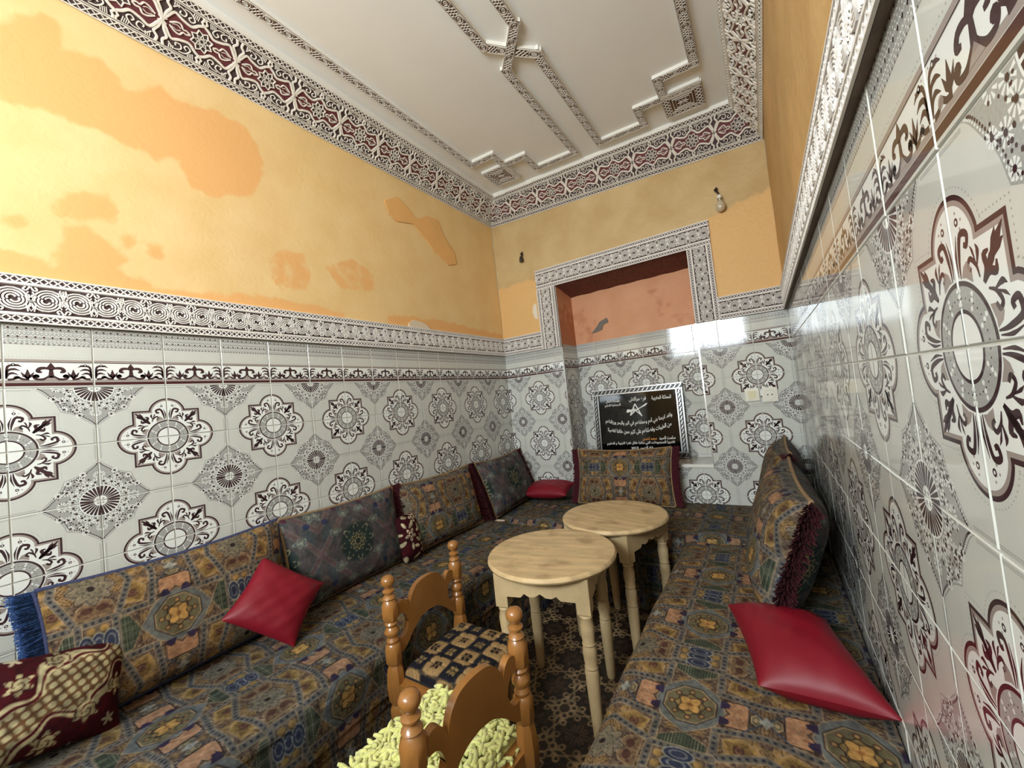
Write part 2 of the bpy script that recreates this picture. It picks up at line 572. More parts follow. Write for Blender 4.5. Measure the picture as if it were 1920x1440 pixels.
def border_tile():
    mb = MB()
    tile_body(mb, BH)
    e = G + .006
    x0, x1 = e, 1 - e
    def rect(a, b, m, z):
        mb.poly([(x0, a), (x1, a), (x1, b), (x0, b)], z, m)
    rect(.035, .09, 5, E1)
    rect(.095, .135, 3, E1)
    rect(.135, .42, 1, E1)
    rect(.425, .437, 2, E1)
    rect(.44, .475, 3, E1)
    for i in range(26):
        mb.disc((x0 + .01 + .96 * i / 25, .505 + .008 * (i % 2)), .007, E1, 4, 5)
    rect(.715, BH - e, 4, E1)
    for i in range(34):
        mb.disc((x0 + .01 + .96 * i / 33, .725 + .014 * (i % 2)), .009, E2, 1 if i % 2 else 2, 5)
    for r_, y in enumerate((.775, .845, .915, .985)):
        for i in range(20):
            cx = .04 + .94 * (i + .5 * (r_ % 2)) / 20
            mb.stroke([(cx - .028, y), (cx, y + .03), (cx + .028, y)], .010, E2, 1)
            if r_ == 1 or r_ == 3:
                if i % 2 == 0:
                    mb.poly([(cx - .016, y), (cx, y - .02), (cx + .016, y), (cx, y + .02)], E3, 2)
            else:
                mb.disc((cx, y - .012), .010, E2, 1, 5)
    for sx in (1, -1):
        q = lambda P: [(.5 + sx * a, b) for a, b in P]
        mb.stroke(q(spline([(.0, .30), (.05, .33), (.12, .325), (.145, .275), (.10, .262)], 4)), .045, E2, 2, taper=[.5, 1, 1.2, .6])
        mb.stroke(q(spline([(.0, .24), (.025, .19), (.09, .145), (.17, .15), (.19, .195), (.15, .205), (.14, .18)], 4)), .034, E2, 2, taper=[1, 1.2, 1, 1, .8])
        mb.disc((.5 + sx * .165, .195), .036, E2, 2, 8)
        mb.stroke(q([(.255, .15), (.255, .20), (.255, .31)]), .07, E2, 2, taper=[.4, 1, .1])
        mb.stroke(q([(.255, .16), (.29, .20), (.325, .265)]), .04, E2, 2, taper=[.4, 1, .1])
        mb.stroke(q([(.255, .16), (.22, .20), (.185, .265)]), .04, E2, 2, taper=[.4, 1, .1])
        mb.stroke(q(spline([(.24, .14), (.31, .15), (.36, .18), (.40, .15), (.46, .14)], 4)), .034, E2, 2)
        mb.disc((.5 + sx * .37, .175), .034, E2, 3, 8)
        for k in range(3):
            yy = .2 + .065 * k
            mb.stroke(q(spline([(.475, .15 + .02 * k), (.455, yy + .02), (.41 - .02 * k, yy + .045), (.35 - .02 * k, yy + .02)], 4)), .032, E2, 2, taper=[.5, 1, 1.1, .2])
        mb.disc((.5 + sx * .40, .385), .022, E2, 2, 8)
        mb.disc((.5 + sx * .40, .385), .010, E3, 1, 6)
        mb.disc((.5 + sx * .345, .39), .008, E2, 3, 5)
        mb.disc((.5 + sx * .45, .40), .008, E2, 3, 5)
    mb.poly([(.5 - .075, .13), (.5, .21), (.5 + .075, .13)], E3, 3)
    mb.stroke([(.5, .17), (.5, .31)], .07, E3, 2, taper=[1, .6])
    mb.stroke([(.5, .30), (.5, .345), (.5, .42)], .085, E3, 2, taper=[.5, 1.1, .1])
    return mb.mesh('border_tile', TM, T)


MED, BOR = medallion_tile(), border_tile()
_clip = {}


def clipped(me, u0, u1, v0=0.0, v1=1.0):
    """the tile cut to the range u0..u1, v0..v1 of its own face"""
    if u0 <= .001 and u1 >= .999 and v0 <= .001 and v1 >= .999:
        return me
    key = (me.name, round(u0, 3), round(u1, 3), round(v0, 3), round(v1, 3))
    if key not in _clip:
        bm = bmesh.new()
        bm.from_mesh(me)
        for co, no, on in (((u0 * T, 0, 0), (-1, 0, 0), u0 > .001), ((u1 * T, 0, 0), (1, 0, 0), u1 < .999),
                           ((0, v0 * T, 0), (0, -1, 0), v0 > .001), ((0, v1 * T, 0), (0, 1, 0), v1 < .999)):
            if on:
                bmesh.ops.bisect_plane(bm, geom=bm.verts[:] + bm.edges[:] + bm.faces[:], plane_co=co, plane_no=no, clear_outer=True)
        m2 = bpy.data.meshes.new('cut_tile')
        bm.to_mesh(m2)
        bm.free()
        for q in me.materials:
            m2.materials.append(q)
        _clip[key] = m2
    return _clip[key]


def tile_wall(parent, pt, nrm, first, step, lo, hi, rows, z0=0.0, top=True, zmin=-99):
    """pt(s, z) -> metres; 'first' is the position of a medallion joint, 'step' the tile width"""
    nrm = Vector(nrm)
    j0 = math.floor((lo - first) / step)
    j1 = math.ceil((hi - first) / step)
    for j in range(j0, j1):
        s0, s1 = first + j * step, first + (j + 1) * step
        if s1 <= lo + .02 or s0 >= hi - .02:
            continue
        med_left = j % 2 == 0
        a, b = max(0, (lo - s0) / step), min(1, (hi - s0) / step)
        for k in range(rows):
            zt, zb = z0 - k, z0 - k - 1
            med_top = k % 2 == 1
            c0 = pt(s0 if med_left else s1, zt if med_top else zb)
            cx = pt(s1 if med_left else s0, zt if med_top else zb)
            cy = pt(s0 if med_left else s1, zb if med_top else zt)
            u0, u1 = (a, b) if med_left else (1 - b, 1 - a)
            v0, v1 = 0, 1
            if zb < zmin:
                f = zmin - zb
                if f >= .98:
                    continue
                if med_top:
                    v1 = 1 - f
                else:
                    v0 = f
            me = clipped(MED, u0, u1, v0, v1)
            tl = Vector([random.gauss(0, .0022) for _ in range(3)])
            ez = (nrm + tl).normalized()
            mesh_obj('tile', me, parent, None, frame(c0, (cx - c0) / T, (cy - c0) / T, ez) @ Matrix.Translation((0, 0, random.gauss(0, .0002))))
        if top:
            c0, cx, cy = pt(s0, z0), pt(s1, z0), pt(s0, z0 + 1)
            ez = (nrm + Vector([random.gauss(0, .0022) for _ in range(3)])).normalized()
            mesh_obj('border_tile', clipped(BOR, a, b), parent, None, frame(c0, (cx - c0) / T, (cy - c0) / T, ez))


# ------------------------------------------------------------------ carved stucco panels
CP, CH = 1.35, 1.27     # cornice panel period and height, tiles


def cornice_panel():
    mb = MB()
    h = .03
    p2 = CP / 2
    mb.poly([(0, 0), (CP, 0), (CP, CH), (0, CH)], 0, 0)
    mid = CH / 2

    def st(P, w, hh=h, m=1):
        mb.stroke([(x + p2, y) for x, y in P], w * 1.15, .001, m, hh)
    for y0, y1 in ((.02, .13), (CH - .13, CH - .02)):
        n = 11
        for i in range(n):
            a, b = -p2 + CP * i / n, -p2 + CP * (i + 1) / n
            st([(a, y0), (b, y1)], .018, h * .6)
            st([(a, y1), (b, y0)], .018, h * .6)
    for y in (.008, .14, .175, CH - .008, CH - .14, CH - .175):
        st([(-p2, y), (p2, y)], .02 if y in (.175, CH - .175) else .026, h * .8)
    # maroon ground of the almond field
    up = spline([(-p2, mid), (-.60, mid + .12), (-.50, mid + .25), (-.36, mid + .20), (-.20, mid + .17), (-.09, mid + .26), (0, mid + .31)], 5)
    up = up + [(-x, y) for x, y in up[::-1][1:]]
    dn = [(x, 2 * mid - y) for x, y in up]
    n = len(up)
    vs = [(x + p2, y, .002) for x, y in up] + [(x + p2, y, .002) for x, y in dn]
    mb.add(vs, [(n + i, n + i + 1, i + 1, i) for i in range(n - 1)], 2)
    for s in (1, -1):
        Y = lambda P: [(x, mid + s * (y - mid)) for x, y in P]
        st(Y(up), .05)
        st(Y([(0, mid + .31), (-.05, mid + .37), (-.02, mid + .41), (-.02, mid + .46)]), .04)
        st(Y([(0, mid + .31), (.05, mid + .37), (.02, mid + .41), (.02, mid + .46)]), .04)
        for q in (1, -1):
            X = lambda P: [(q * x, y) for x, y in Y(P)]
            st(X(spline([(p2, mid), (.63, mid + .16), (.57, mid + .28), (.63, mid + .36), (.61, mid + .46)], 4)), .045)
            # leaf sprays in the corners
            st(X(spline([(.54, mid + .33), (.44, mid + .41), (.32, mid + .36), (.34, mid + .28), (.42, mid + .29), (.41, mid + .34)], 4)), .022, h * .8)
            st(X(spline([(.36, mid + .42), (.24, mid + .40), (.16, mid + .30), (.22, mid + .245), (.27, mid + .29), (.23, mid + .33)], 4)), .022, h * .8)
            for k in range(4):
                st(X([(.10 + .03 * k, mid + .44), (.12 + .028 * k, mid + .34 + .01 * k)]), .014, h * .7)
            for k in range(3):
                st(X([(.46 + .03 * k, mid + .44), (.45 + .035 * k, mid + .37)]), .014, h * .7)
            # tulip buds beside the star
            st(X(spline([(.20, mid), (.27, mid + .035), (.33, mid + .03), (.38, mid + .10), (.46, mid + .09), (.56, mid + .02)], 4)), .03, h * .8)
            st(X(spline([(.37, mid + .02), (.44, mid + .05), (.52, mid + .02)], 3)), .014, h * .7)
            st(X(spline([(.60, mid + .05), (.645, mid + .02), (p2, mid + .05)], 3)), .02, h * .8)
    # eight pointed star and rosette
    st_pts = []
    for i in range(17):
        a = math.pi * i / 8 + math.pi / 8
        r = .205 if i % 2 == 0 else .145
        st_pts.append((r * math.cos(a), mid + r * math.sin(a)))
    mb.poly([(x + p2, y) for x, y in st_pts[:-1]], .003, 0)
    st(st_pts, .03)
    for i in range(8):
        a = math.pi * i / 4
        c, s_ = math.cos(a), math.sin(a)
        st([(.03 * c, mid + .03 * s_), (.085 * math.cos(a + .28), mid + .085 * math.sin(a + .28)), (.13 * c, mid + .13 * s_)], .015, h * .7)
        st([(.03 * c, mid + .03 * s_), (.085 * math.cos(a - .28), mid + .085 * math.sin(a - .28)), (.13 * c, mid + .13 * s_)], .015, h * .7)
    return mb.mesh('carved_panel', [ST_GROUND, STUCCO_C, ST_MAROON], T)


TP, TH = 0.71, 0.79     # dado trim panel


def trim_panel():
    mb = MB()
    h = .022
    mb.poly([(0, 0), (TP, 0), (TP, TH), (0, TH)], 0, 0)
    st = lambda P, w, hh=h: mb.stroke(P, w * 1.35, .001, 1, hh)
    for y0, y1 in ((.025, .125), (TH - .125, TH - .025)):
        for i in range(7):
            a, b = TP * i / 7, TP * (i + 1) / 7
            st([(a, y0), (b, y1)], .016, h * .6)
            st([(a, y1), (b, y0)], .016, h * .6)
    for y, w in ((.012, .026), (.145, .042), (TH - .145, .042), (TH - .012, .026)):
        st([(0, y), (TP, y)], w)
    cy = TH / 2
    for cx, q in ((TP * .25, 1), (TP * .75, -1)):
        for r in (.045, .085, .125, .165):
            st([(cx + q * (x - .018), cy + y + .012) for x, y in arc(0, 0, r, 15, 215, 9)], .02)
            st([(cx + q * (x + .018), cy + y - .012) for x, y in arc(0, 0, r, 195, 395, 9)], .02)
    for cx in (0.0, TP / 2, TP):
        e = .004 if cx == 0 else (-.004 if cx == TP else 0)
        k = 1 if cx != TP / 2 else -1
        pts = [(cx, cy + k * .09), (cx + .03, cy + k * .14), (cx, cy + k * .19), (cx - .03, cy + k * .14), (cx, cy + k * .09)]
        st([(min(max(x, .004), TP - .004), y) for x, y in pts], .014)
        for s in (1, -1):
            if 0 < cx + s * .08 < TP:
                st(spline([(cx + e, cy - k * .03), (cx + s * .05, cy + k * .07), (cx + s * .03, cy + k * .20)], 3), .014)
                st(spline([(cx + e, cy - k * .22), (cx + s * .04, cy - k * .15), (cx + s * .075, cy - k * .17), (cx + s * .05, cy - k * .21)], 3), .018)
                st(spline([(cx + e, cy + k * .0), (cx + s * .045, cy - k * .07), (cx + s * .02, cy - k * .13)], 3), .014)
    return mb.mesh('carved_panel', [ST_GROUND, STUCCO], T)


RP, RW = 0.46, 0.25     # ceiling ribbon panel


def ribbon_panel():
    mb = MB()
    h = .018
    mb.poly([(0, 0), (RP, 0), (RP, RW), (0, RW)], 0, 0)
    st = lambda P, w, hh=h: mb.stroke(P, w * .62, .001, 1, hh)
    for y in (.014, RW - .014):
        st([(0, y), (RP, y)], .02)
    y0, y1 = .03, RW - .03
    n = 3
    for i in range(n + 3):
        a = .23 * (i - 1.5) / n
        for flip in (0, 1):
            P = [(a, y0), (a + .12, y1)] if not flip else [(a, y1), (a + .12, y0)]
            (xa, ya), (xb, yb) = P
            if xa < 0:
                ya += (yb - ya) * (0 - xa) / (xb - xa); xa = 0
            if xb > .23:
                yb = ya + (yb - ya) * (.23 - xa) / (xb - xa); xb = .23
            if xb - xa > .01:
                st([(xa, ya), (xb, yb)], .016)
    c = (.345, RW / 2)
    for r, ry in ((.10, .085), (.055, .04)):
        st([(c[0] + x, c[1] + y) for x, y in arc(0, 0, r, 0, 360, 14, ry)], .018)
    for s in (1, -1):
        st(spline([(.23, c[1] + s * .06), (.29, c[1] + s * .095), (.40, c[1] + s * .095), (RP, c[1] + s * .06)], 3), .014)
    st([(.31, c[1] - .01), (.38, c[1] + .01)], .02)
    return mb.mesh('carved_panel', [ST_BROWN, STUCCO_C], T)


CORN, TRIM, RIBB = cornice_panel(), trim_panel(), ribbon_panel()


# ------------------------------------------------------------------ room shell
def ceil_z(x):
    return 8.30 - 0.05 * x


def sdf_poly(px, py, poly):
    """signed distance to a polygon, negative inside (arrays)"""
    d = np.full(px.shape, 1e9)
    s = np.ones(px.shape)
    n = len(poly)
    for i in range(n):
        x0, y0 = poly[i]
        x1, y1 = poly[i - 1]
        ex, ey = x1 - x0, y1 - y0
        wx, wy = px - x0, py - y0
        t = np.clip((wx * ex + wy * ey) / (ex * ex + ey * ey + 1e-12), 0, 1)
        d = np.minimum(d, (wx - ex * t) ** 2 + (wy - ey * t) ** 2)
        c1, c2, c3 = py >= y0, py < y1, ex * wy > ey * wx
        s = np.where((c1 & c2 & c3) | (~c1 & ~c2 & ~c3), -s, s)
    return s * np.sqrt(d)


def grid_mesh(name, us, vs, fn, mats, cols=None, attr=None, smooth=False):
    """fn(U, V) -> (N, 3) metres; quads over the grid us x vs"""
    U, Vv = np.meshgrid(us, vs, indexing='ij')
    co = fn(U.ravel(), Vv.ravel())
    nu, nv = len(us), len(vs)
    i = np.arange(nu - 1)[:, None] * nv + np.arange(nv - 1)[None, :]
    q = np.stack([i, i + nv, i + nv + 1, i + 1], -1).reshape(-1, 4)
    return quads_mesh(name, co, q, mats, cols(U.ravel(), Vv.ravel()) if cols else None, attr(U.ravel(), Vv.ravel()) if attr else None, smooth)


def quads_mesh(name, co, q, mats, cols=None, attr=None, smooth=False):
    me = bpy.data.meshes.new(name)
    me.vertices.add(len(co))
    me.vertices.foreach_set('co', np.asarray(co, np.float32).ravel())
    me.loops.add(q.size)
    me.loops.foreach_set('vertex_index', q.astype(np.int32).ravel())
    me.polygons.add(len(q))
    me.polygons.foreach_set('loop_start', np.arange(0, q.size, 4, dtype=np.int32))
    if smooth:
        me.polygons.foreach_set('use_smooth', np.ones(len(q), bool))
    me.update(calc_edges=True)
    me.validate()
    for m_ in (mats if isinstance(mats, (list, tuple)) else [mats]):
        me.materials.append(m_)
    if cols is not None:
        a = me.attributes.new('pattern', 'FLOAT_COLOR', 'POINT')
        c = np.ones((len(co), 4), np.float32)
        c[:, :3] = lin(np.clip(cols, 0, 1))
        a.data.foreach_set('color', c.ravel())
    if attr is not None:
        a = me.attributes.new('stain', 'FLOAT', 'POINT')
        a.data.foreach_set('value', np.asarray(attr, np.float32))
    return me


def structure(o):
    o['kind'] = 'structure'
    return o


PL_LEFT = plaster_mat('left_wall_paint', (238, 205, 148), (234, 178, 114), (232, 195, 134), 0.09)
PL_BACK = plaster_mat('back_wall_paint', (206, 178, 130), (222, 178, 118), (192, 160, 110), 0.5)
PL_RIGHT = plaster_mat('right_wall_paint', (206, 168, 112), (214, 170, 110), (192, 152, 96), 0.2)
PL_NICHE = plaster_mat('niche_paint', (218, 160, 122), (192, 126, 92), (210, 150, 112), 0.2)
PL_FRONT = plaster_mat('front_wall_paint', (226, 196, 146), (222, 170, 110), None, 0.2)
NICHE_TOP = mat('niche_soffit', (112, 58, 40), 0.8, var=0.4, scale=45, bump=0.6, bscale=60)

STAINS = [
    [(1.0, 6.1), (1.53, 6.14), (1.98, 6.7), (2.17, 6.7), (2.24, 6.2), (2.72, 6.34), (3.08, 5.93), (3.59, 6.37), (3.99, 6.2), (4.55, 6.41), (5.09, 6.4), (5.49, 6.06), (5.6, 5.56), (5.47, 5.02), (5.14, 4.55), (4.74, 4.46), (4.41, 4.24), (4.07, 4.31), (3.9, 4.59), (3.82, 4.85), (3.43, 4.72), (2.99, 4.78), (2.59, 4.83), (2.19, 4.87), (1.83, 4.8), (1.0, 4.78)],
    [(2.0, 3.17), (2.18, 3.46), (2.41, 3.59), (2.68, 3.58), (2.83, 3.38), (2.77, 3.1), (2.52, 3.12), (2.32, 2.98), (2.1, 3.02)],
    [(0.6, 2.3), (1.42, 2.26), (1.74, 2.21), (1.97, 2.08), (2.05, 2.48), (2.15, 2.87), (2.41, 2.93), (2.65, 2.8), (2.82, 2.54), (2.96, 2.42), (2.77, 2.27), (3.21, 2.05), (3.62, 1.96), (5.14, 2.13), (6.5, 2.15), (7.5, 2.0), (7.5, 1.5), (0.6, 1.5)],
    [(3.19, 2.91), (3.42, 2.87), (3.53, 2.62), (3.36, 2.52), (3.23, 2.65)],
    [(2.81, 2.9), (3.06, 3.03), (3.11, 2.78), (2.9, 2.67)],
    [(1.44, 2.74), (1.65, 2.86), (1.71, 2.76), (1.54, 2.64), (1.43, 2.65)],
    [(5.52, 3.06), (5.87, 3.5), (6.43, 3.5), (6.61, 3.03), (6.42, 2.56), (5.78, 2.37), (5.53, 2.66)],
    [(7.01, 3.28), (7.9, 3.73), (8.63, 3.4), (8.68, 2.9), (7.46, 2.75)],
    [(9.34, 6.1), (9.95, 6.43), (10.4, 6.22), (10.75, 5.91), (11.33, 6.25), (11.91, 6.31), (12.13, 5.78), (12.74, 5.19), (12.77, 4.75), (12.27, 4.59), (11.58, 4.98), (11.07, 5.35), (10.59, 5.7), (9.84, 5.54), (9.47, 5.69)],
    [(9.0, 2.2), (11.5, 2.3), (15.7, 2.1), (15.7, 1.6), (9.0, 1.6)]]


def left_stain(y, z):
    d = np.full(y.shape, 9.0)
    for i, P in enumerate(STAINS):
        q = sdf_poly(y, z, P)
        if i in (6, 7):
            q = np.maximum(q, -.03)
        d = np.minimum(d, q)
    return np.clip(0.5 - d / 0.5, 0, 1)


def arr3(x, y, z):
    x, y, z = np.broadcast_arrays(np.asarray(x, float), np.asarray(y, float), np.asarray(z, float))
    return np.stack([x * T, y * T, (z - ZF) * T], 1)


def wall_box(mb, x0, x1, y0, y1, z0, z1, m_):
    a, b = V(x0, y0, z0), V(x1, y1, z1)
    mb.box(a, b, m_)


def wall_with_paint(name, boxes, paint_mesh, label=None):
    """masonry boxes (slot 0 grout) as the wall, the painted plaster a child sheet"""
    mb = MB()
    for b in boxes:
        wall_box(mb, *b, 0)
    o = structure(mb.build(name, [GROUT]))
    mesh_obj('plaster', paint_mesh, o)
    return o


ys, zs = np.arange(YF, D + .01, .08), np.arange(1.3, 8.45, .08)
rel = lambda U, Vv: .010 * np.sin(U * 1.3 + Vv) * np.sin(Vv * 1.7 + .4 * U)
wall_left = wall_with_paint('wall_left', [(-.8, -.012, YF, D + .3, ZF, 8.6)],
                            grid_mesh('plaster', ys, zs, lambda U, Vv: arr3(rel(U, Vv), U, Vv), PL_LEFT, attr=left_stain))
wall_right = wall_with_paint('wall_right', [(W + .012, W + .8, YF, D + .3, ZF, 8.6)],
                             grid_mesh('plaster', ys, zs, lambda U, Vv: arr3(W - rel(U, Vv), U, Vv), PL_RIGHT,
                                       attr=lambda y, z: np.clip(.35 + .25 * np.sin(y * .9) * np.sin(z * .8), 0, 1)))

# back wall with its niche
NX0, NX1, NZ0, NZ1, ND = 2.92, 8.15, -3.93, 3.70, 1.55
mb = MB()
for b in ((-.8, NX0, D + .012, D + 2.2, ZF, 8.6), (NX1, W + .8, D + .012, D + 2.2, ZF, 8.6), (NX0, NX1, D + .012, D + 2.2, ZF, NZ0 - .05),
          (NX0, NX1, D + .012, D + 2.2, NZ1, 8.6), (NX0, NX1, D + ND + .02, D + 2.2, NZ0 - .05, NZ1)):
    wall_box(mb, *b, 0)
wall_back = structure(mb.build('wall_back', [GROUT]))


def back_stain(x, z):
    d = np.minimum(sdf_poly(x, z, [(8.7, 1.5), (11, 1.5), (11, 5.0), (9.4, 4.6), (8.7, 4.55)]),
                   sdf_poly(x, z, [(-.2, 1.5), (2.1, 1.5), (2.1, 4.2), (1.2, 4.3), (-.2, 4.2)]))
    return np.clip(.5 - d / .7, 0, 1)


for (x0, x1, z0, z1) in ((0, 2.4, 1.2, 8.5), (2.4, 8.6, 4.0, 8.5), (8.6, W, 1.0, 8.5)):
    mesh_obj('plaster', grid_mesh('plaster', np.linspace(x0, x1, int((x1 - x0) / .08)), np.linspace(z0, z1, int((z1 - z0) / .08)),
             lambda U, Vv: arr3(U, D - rel(U, Vv) * .5, Vv), PL_BACK, attr=back_stain), wall_back)
# niche plaster: back, cheeks and soffit
nb = lambda x, z: np.clip(.25 + .2 * np.sin(x * 1.7 + z) - .3 * (z > 3), 0, 1)
mesh_obj('niche_back_plaster', grid_mesh('niche_back_plaster', np.linspace(NX0, NX1, 60), np.linspace(NZ0, NZ1, 80), lambda U, Vv: arr3(U, D + ND + rel(U, Vv), Vv), PL_NICHE, attr=nb), wall_back)
mesh_obj('niche_cheek', grid_mesh('niche_cheek', np.linspace(D + .012, D + ND, 20), np.linspace(NZ0, NZ1, 80), lambda U, Vv: arr3(NX0 + .012, U, Vv), PL_NICHE, attr=lambda y, z: np.clip(.9 - .25 * np.abs(z - 1.0), .1, .9)), wall_back)
mesh_obj('niche_cheek', grid_mesh('niche_cheek', np.linspace(D + .012, D + ND, 20), np.linspace(NZ0, NZ1, 80), lambda U, Vv: arr3(NX1 - .012, U, Vv), PL_NICHE, attr=lambda y, z: np.full(y.shape, .3)), wall_back)
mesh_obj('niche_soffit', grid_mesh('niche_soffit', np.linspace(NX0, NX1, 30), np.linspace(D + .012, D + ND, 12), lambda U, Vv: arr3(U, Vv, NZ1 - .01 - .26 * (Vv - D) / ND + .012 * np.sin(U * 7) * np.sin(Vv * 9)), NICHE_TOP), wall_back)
mb = MB()
wall_box(mb, NX0 + .02, NX1 - .02, D + ND - .018, D + ND + .015, NZ0, 1.1, 0)
wall_box(mb, NX0, NX0 + .018, D + .02, D + ND, NZ0, 1.05, 0)
wall_box(mb, NX1 - .018, NX1, D + .02, D + ND, NZ0, 1.05, 0)
mb.build('niche_grout', [GROUT], wall_back)
mb = MB()
wall_box(mb, NX0 - .0, NX1 + .0, D - .04, D + ND, NZ0 - .06, NZ0, 0)
mb.build('niche_sill', [MARBLE], wall_back)
mb = MB()
wall_box(mb, NX0, NX1, D - .05, D + .0, NZ0 - .10, NZ0 + .012, 0)
mb.build('sill_edge', [WHITE_PL], wall_back)
for x in (NX0 - .02, NX1 - .03):
    mb = MB()
    wall_box(mb, x, x + .05, D - .03, D + .03, NZ0, 1.02, 0)
    mb.build('corner_strip', [ALU], wall_back)

# front wall behind the camera, with the window opening that lights the room
mb = MB()
x0, x1, z0, z1 = WIN
for b in ((-.8, x0, YF - .8, YF, ZF, 8.6), (x1, W + .8, YF - .8, YF, ZF, 8.6), (x0, x1, YF - .8, YF, ZF, z0), (x0, x1, YF - .8, YF, z1, 8.6)):
    wall_box(mb, *b, 0)
wall_front = structure(mb.build('wall_front', [PL_FRONT]))
mb = MB()
for b in ((x0, x0 + .25, YF - .25, YF - .05, z0, z1), (x1 - .25, x1, YF - .25, YF - .05, z0, z1), (x0, x1, YF - .25, YF - .05, z0, z0 + .25), (x0, x1, YF - .25, YF - .05, z1 - .25, z1),
          ((x0 + x1) / 2 - .12, (x0 + x1) / 2 + .12, YF - .25, YF - .05, z0, z1)):
    wall_box(mb, *b, 0)
structure(mb.build('window_1', [mat('window_frame_paint', (120, 84, 58), 0.5)]))

# ceiling
mb = MB()
a = [V(-.8, YF - .8, ceil_z(-.8)), V(W + .8, YF - .8, ceil_z(W + .8)), V(W + .8, D + 2.2, ceil_z(W + .8)), V(-.8, D + 2.2, ceil_z(-.8))]
b = [q + Vector((0, 0, .12)) for q in a]
mb.add(a + b, [(0, 1, 2, 3), (7, 6, 5, 4), (0, 4, 5, 1), (1, 5, 6, 2), (2, 6, 7, 3), (3, 7, 4, 0)])
ceiling = structure(mb.build('ceiling', [CEIL]))


# ------------------------------------------------------------------ tiles on the walls
TW = .9814
tile_wall(wall_left, lambda s, z: V(0, s, z), (1, 0, 0), 1.401, TW, -2.53, D, 7)
tile_wall(wall_right, lambda s, z: V(W, s, z), (-1, 0, 0), 3.415, TW, -2.47, D, 7)
tile_wall(wall_back, lambda s, z: V(s, D, z), (0, -1, 0), 1.593, TW, 0.0, NX0 - .02, 6)
tile_wall(wall_back, lambda s, z: V(s, D, z), (0, -1, 0), 9.768, TW, NX1 + .02, W, 6)
tile_wall(wall_back, lambda s, z: V(s, D, z), (0, -1, 0), 3.88, TW, NX0, NX1, 6, z0=0.0, top=False) if False else None
# strip under the niche sill
for (s0, s1) in ((NX0, NX1),):
    j0 = 0
    for j in range(-1, 6):
        a0 = 3.88 - TW + (j) * TW
        lo, hi = max(a0, s0), min(a0 + TW, s1)
        if hi - lo < .05:
            continue
        med_left = (j - 1) % 2 == 0
        for k in (4, 5):
            zt, zb = -k, -k - 1
            med_top = k % 2 == 1
            v0, v1 = 0, 1
            sa, sb = (a0, a0 + TW) if med_left else (a0 + TW, a0)
            za, zc_ = (zt, zb) if med_top else (zb, zt)
            c0, cx, cy = V(sa, D, za), V(sb, D, za), V(sa, D, zc_)
            ua, ub = (lo - a0) / TW, (hi - a0) / TW
            if not med_left:
                ua, ub = 1 - ub, 1 - ua
            mesh_obj('tile', clipped(MED, ua, ub), wall_back, None, frame(c0, (cx - c0) / T, (cy - c0) / T, Vector((0, -1, 0))))
NZT = 0.17
tile_wall(wall_back, lambda s, z: V(s, D + ND - .03, z), (0, -1, 0), 3.88, TW, NX0 + .03, NX1 - .03, 5, z0=NZT, zmin=NZ0)
tile_wall(wall_back, lambda s, z: V(NX0 + .03, s, z), (1, 0, 0), D + .72, TW, D + .04, D + ND - .04, 5, z0=NZT - .05, zmin=NZ0)
tile_wall(wall_back, lambda s, z: V(NX1 - .03, s, z), (-1, 0, 0), D + .72, TW, D + .04, D + ND - .04, 5, z0=NZT - .05, zmin=NZ0)

# ------------------------------------------------------------------ cornice
CD = .78


def prism(name, a, b, out, zt_a, zt_b, zc_a, zc_b, parent_name, idx):
    """cornice wedge from a to b (bottom wall line, tiles), 'out' = unit vector into the room"""
    ox, oy = out
    mb = MB()
    pts = []
    for (x, y, zb), zt, zc_ in ((a, zt_a, zc_a), (b, zt_b, zc_b)):
        pts += [V(x, y, zb), V(x + ox * CD, y + oy * CD, zt), V(x + ox * CD, y + oy * CD, zc_), V(x, y, zc_)]
    mb.add(pts, [(0, 1, 5, 4), (1, 2, 6, 5), (2, 3, 7, 6), (3, 0, 4, 7), (0, 3, 2, 1), (4, 5, 6, 7)])
    o = structure(mb.build(name, [WHITE_PL]))
    A0, A1 = V(*a), V(*b)
    up = (pts[1] - pts[0]).normalized()
    nrm = (A1 - A0).cross(up).normalized()
    mid = Vector((ox, oy, -1))
    if nrm.dot(mid) < 0:
        nrm = -nrm
    up, up2 = (pts[1] - pts[0]) / (CH * T), (pts[5] - pts[4]) / (CH * T)
    return o, A0, A1, up, nrm, up2


zl, zr = 7.15, 6.52


def cornice(name, pa, pb, out, zta, ztb, zca, zcb, n):
    o, A0, A1, up, nrm, up2 = prism(name, pa, pb, out, zta, ztb, zca, zcb, None, 1)
    L = (A1 - A0).length
    if n:                      # whole panels counted back from the far corner
        A0 = A1 - (A1 - A0) / L * n * CP * T * .996
    band(o, 'carved_panel', CORN, CP * T, A0, A1, up, nrm, up2, .0025)


cornice('trim_1', (0, YF, zl - .1), (0, D, zl + .06), (1, 0), 7.98, 8.14, ceil_z(.7), ceil_z(.7), 14)
cornice('trim_2', (0, D, zl + .06), (W, D, zr), (0, -1), 8.14, 7.64, ceil_z(0), ceil_z(W), 0)
cornice('trim_3', (W, YF, zr), (W, D, zr), (-1, 0), 7.64, 7.64, ceil_z(W - .8), ceil_z(W - .8), 14)

# ceiling ribbons
RT = .10


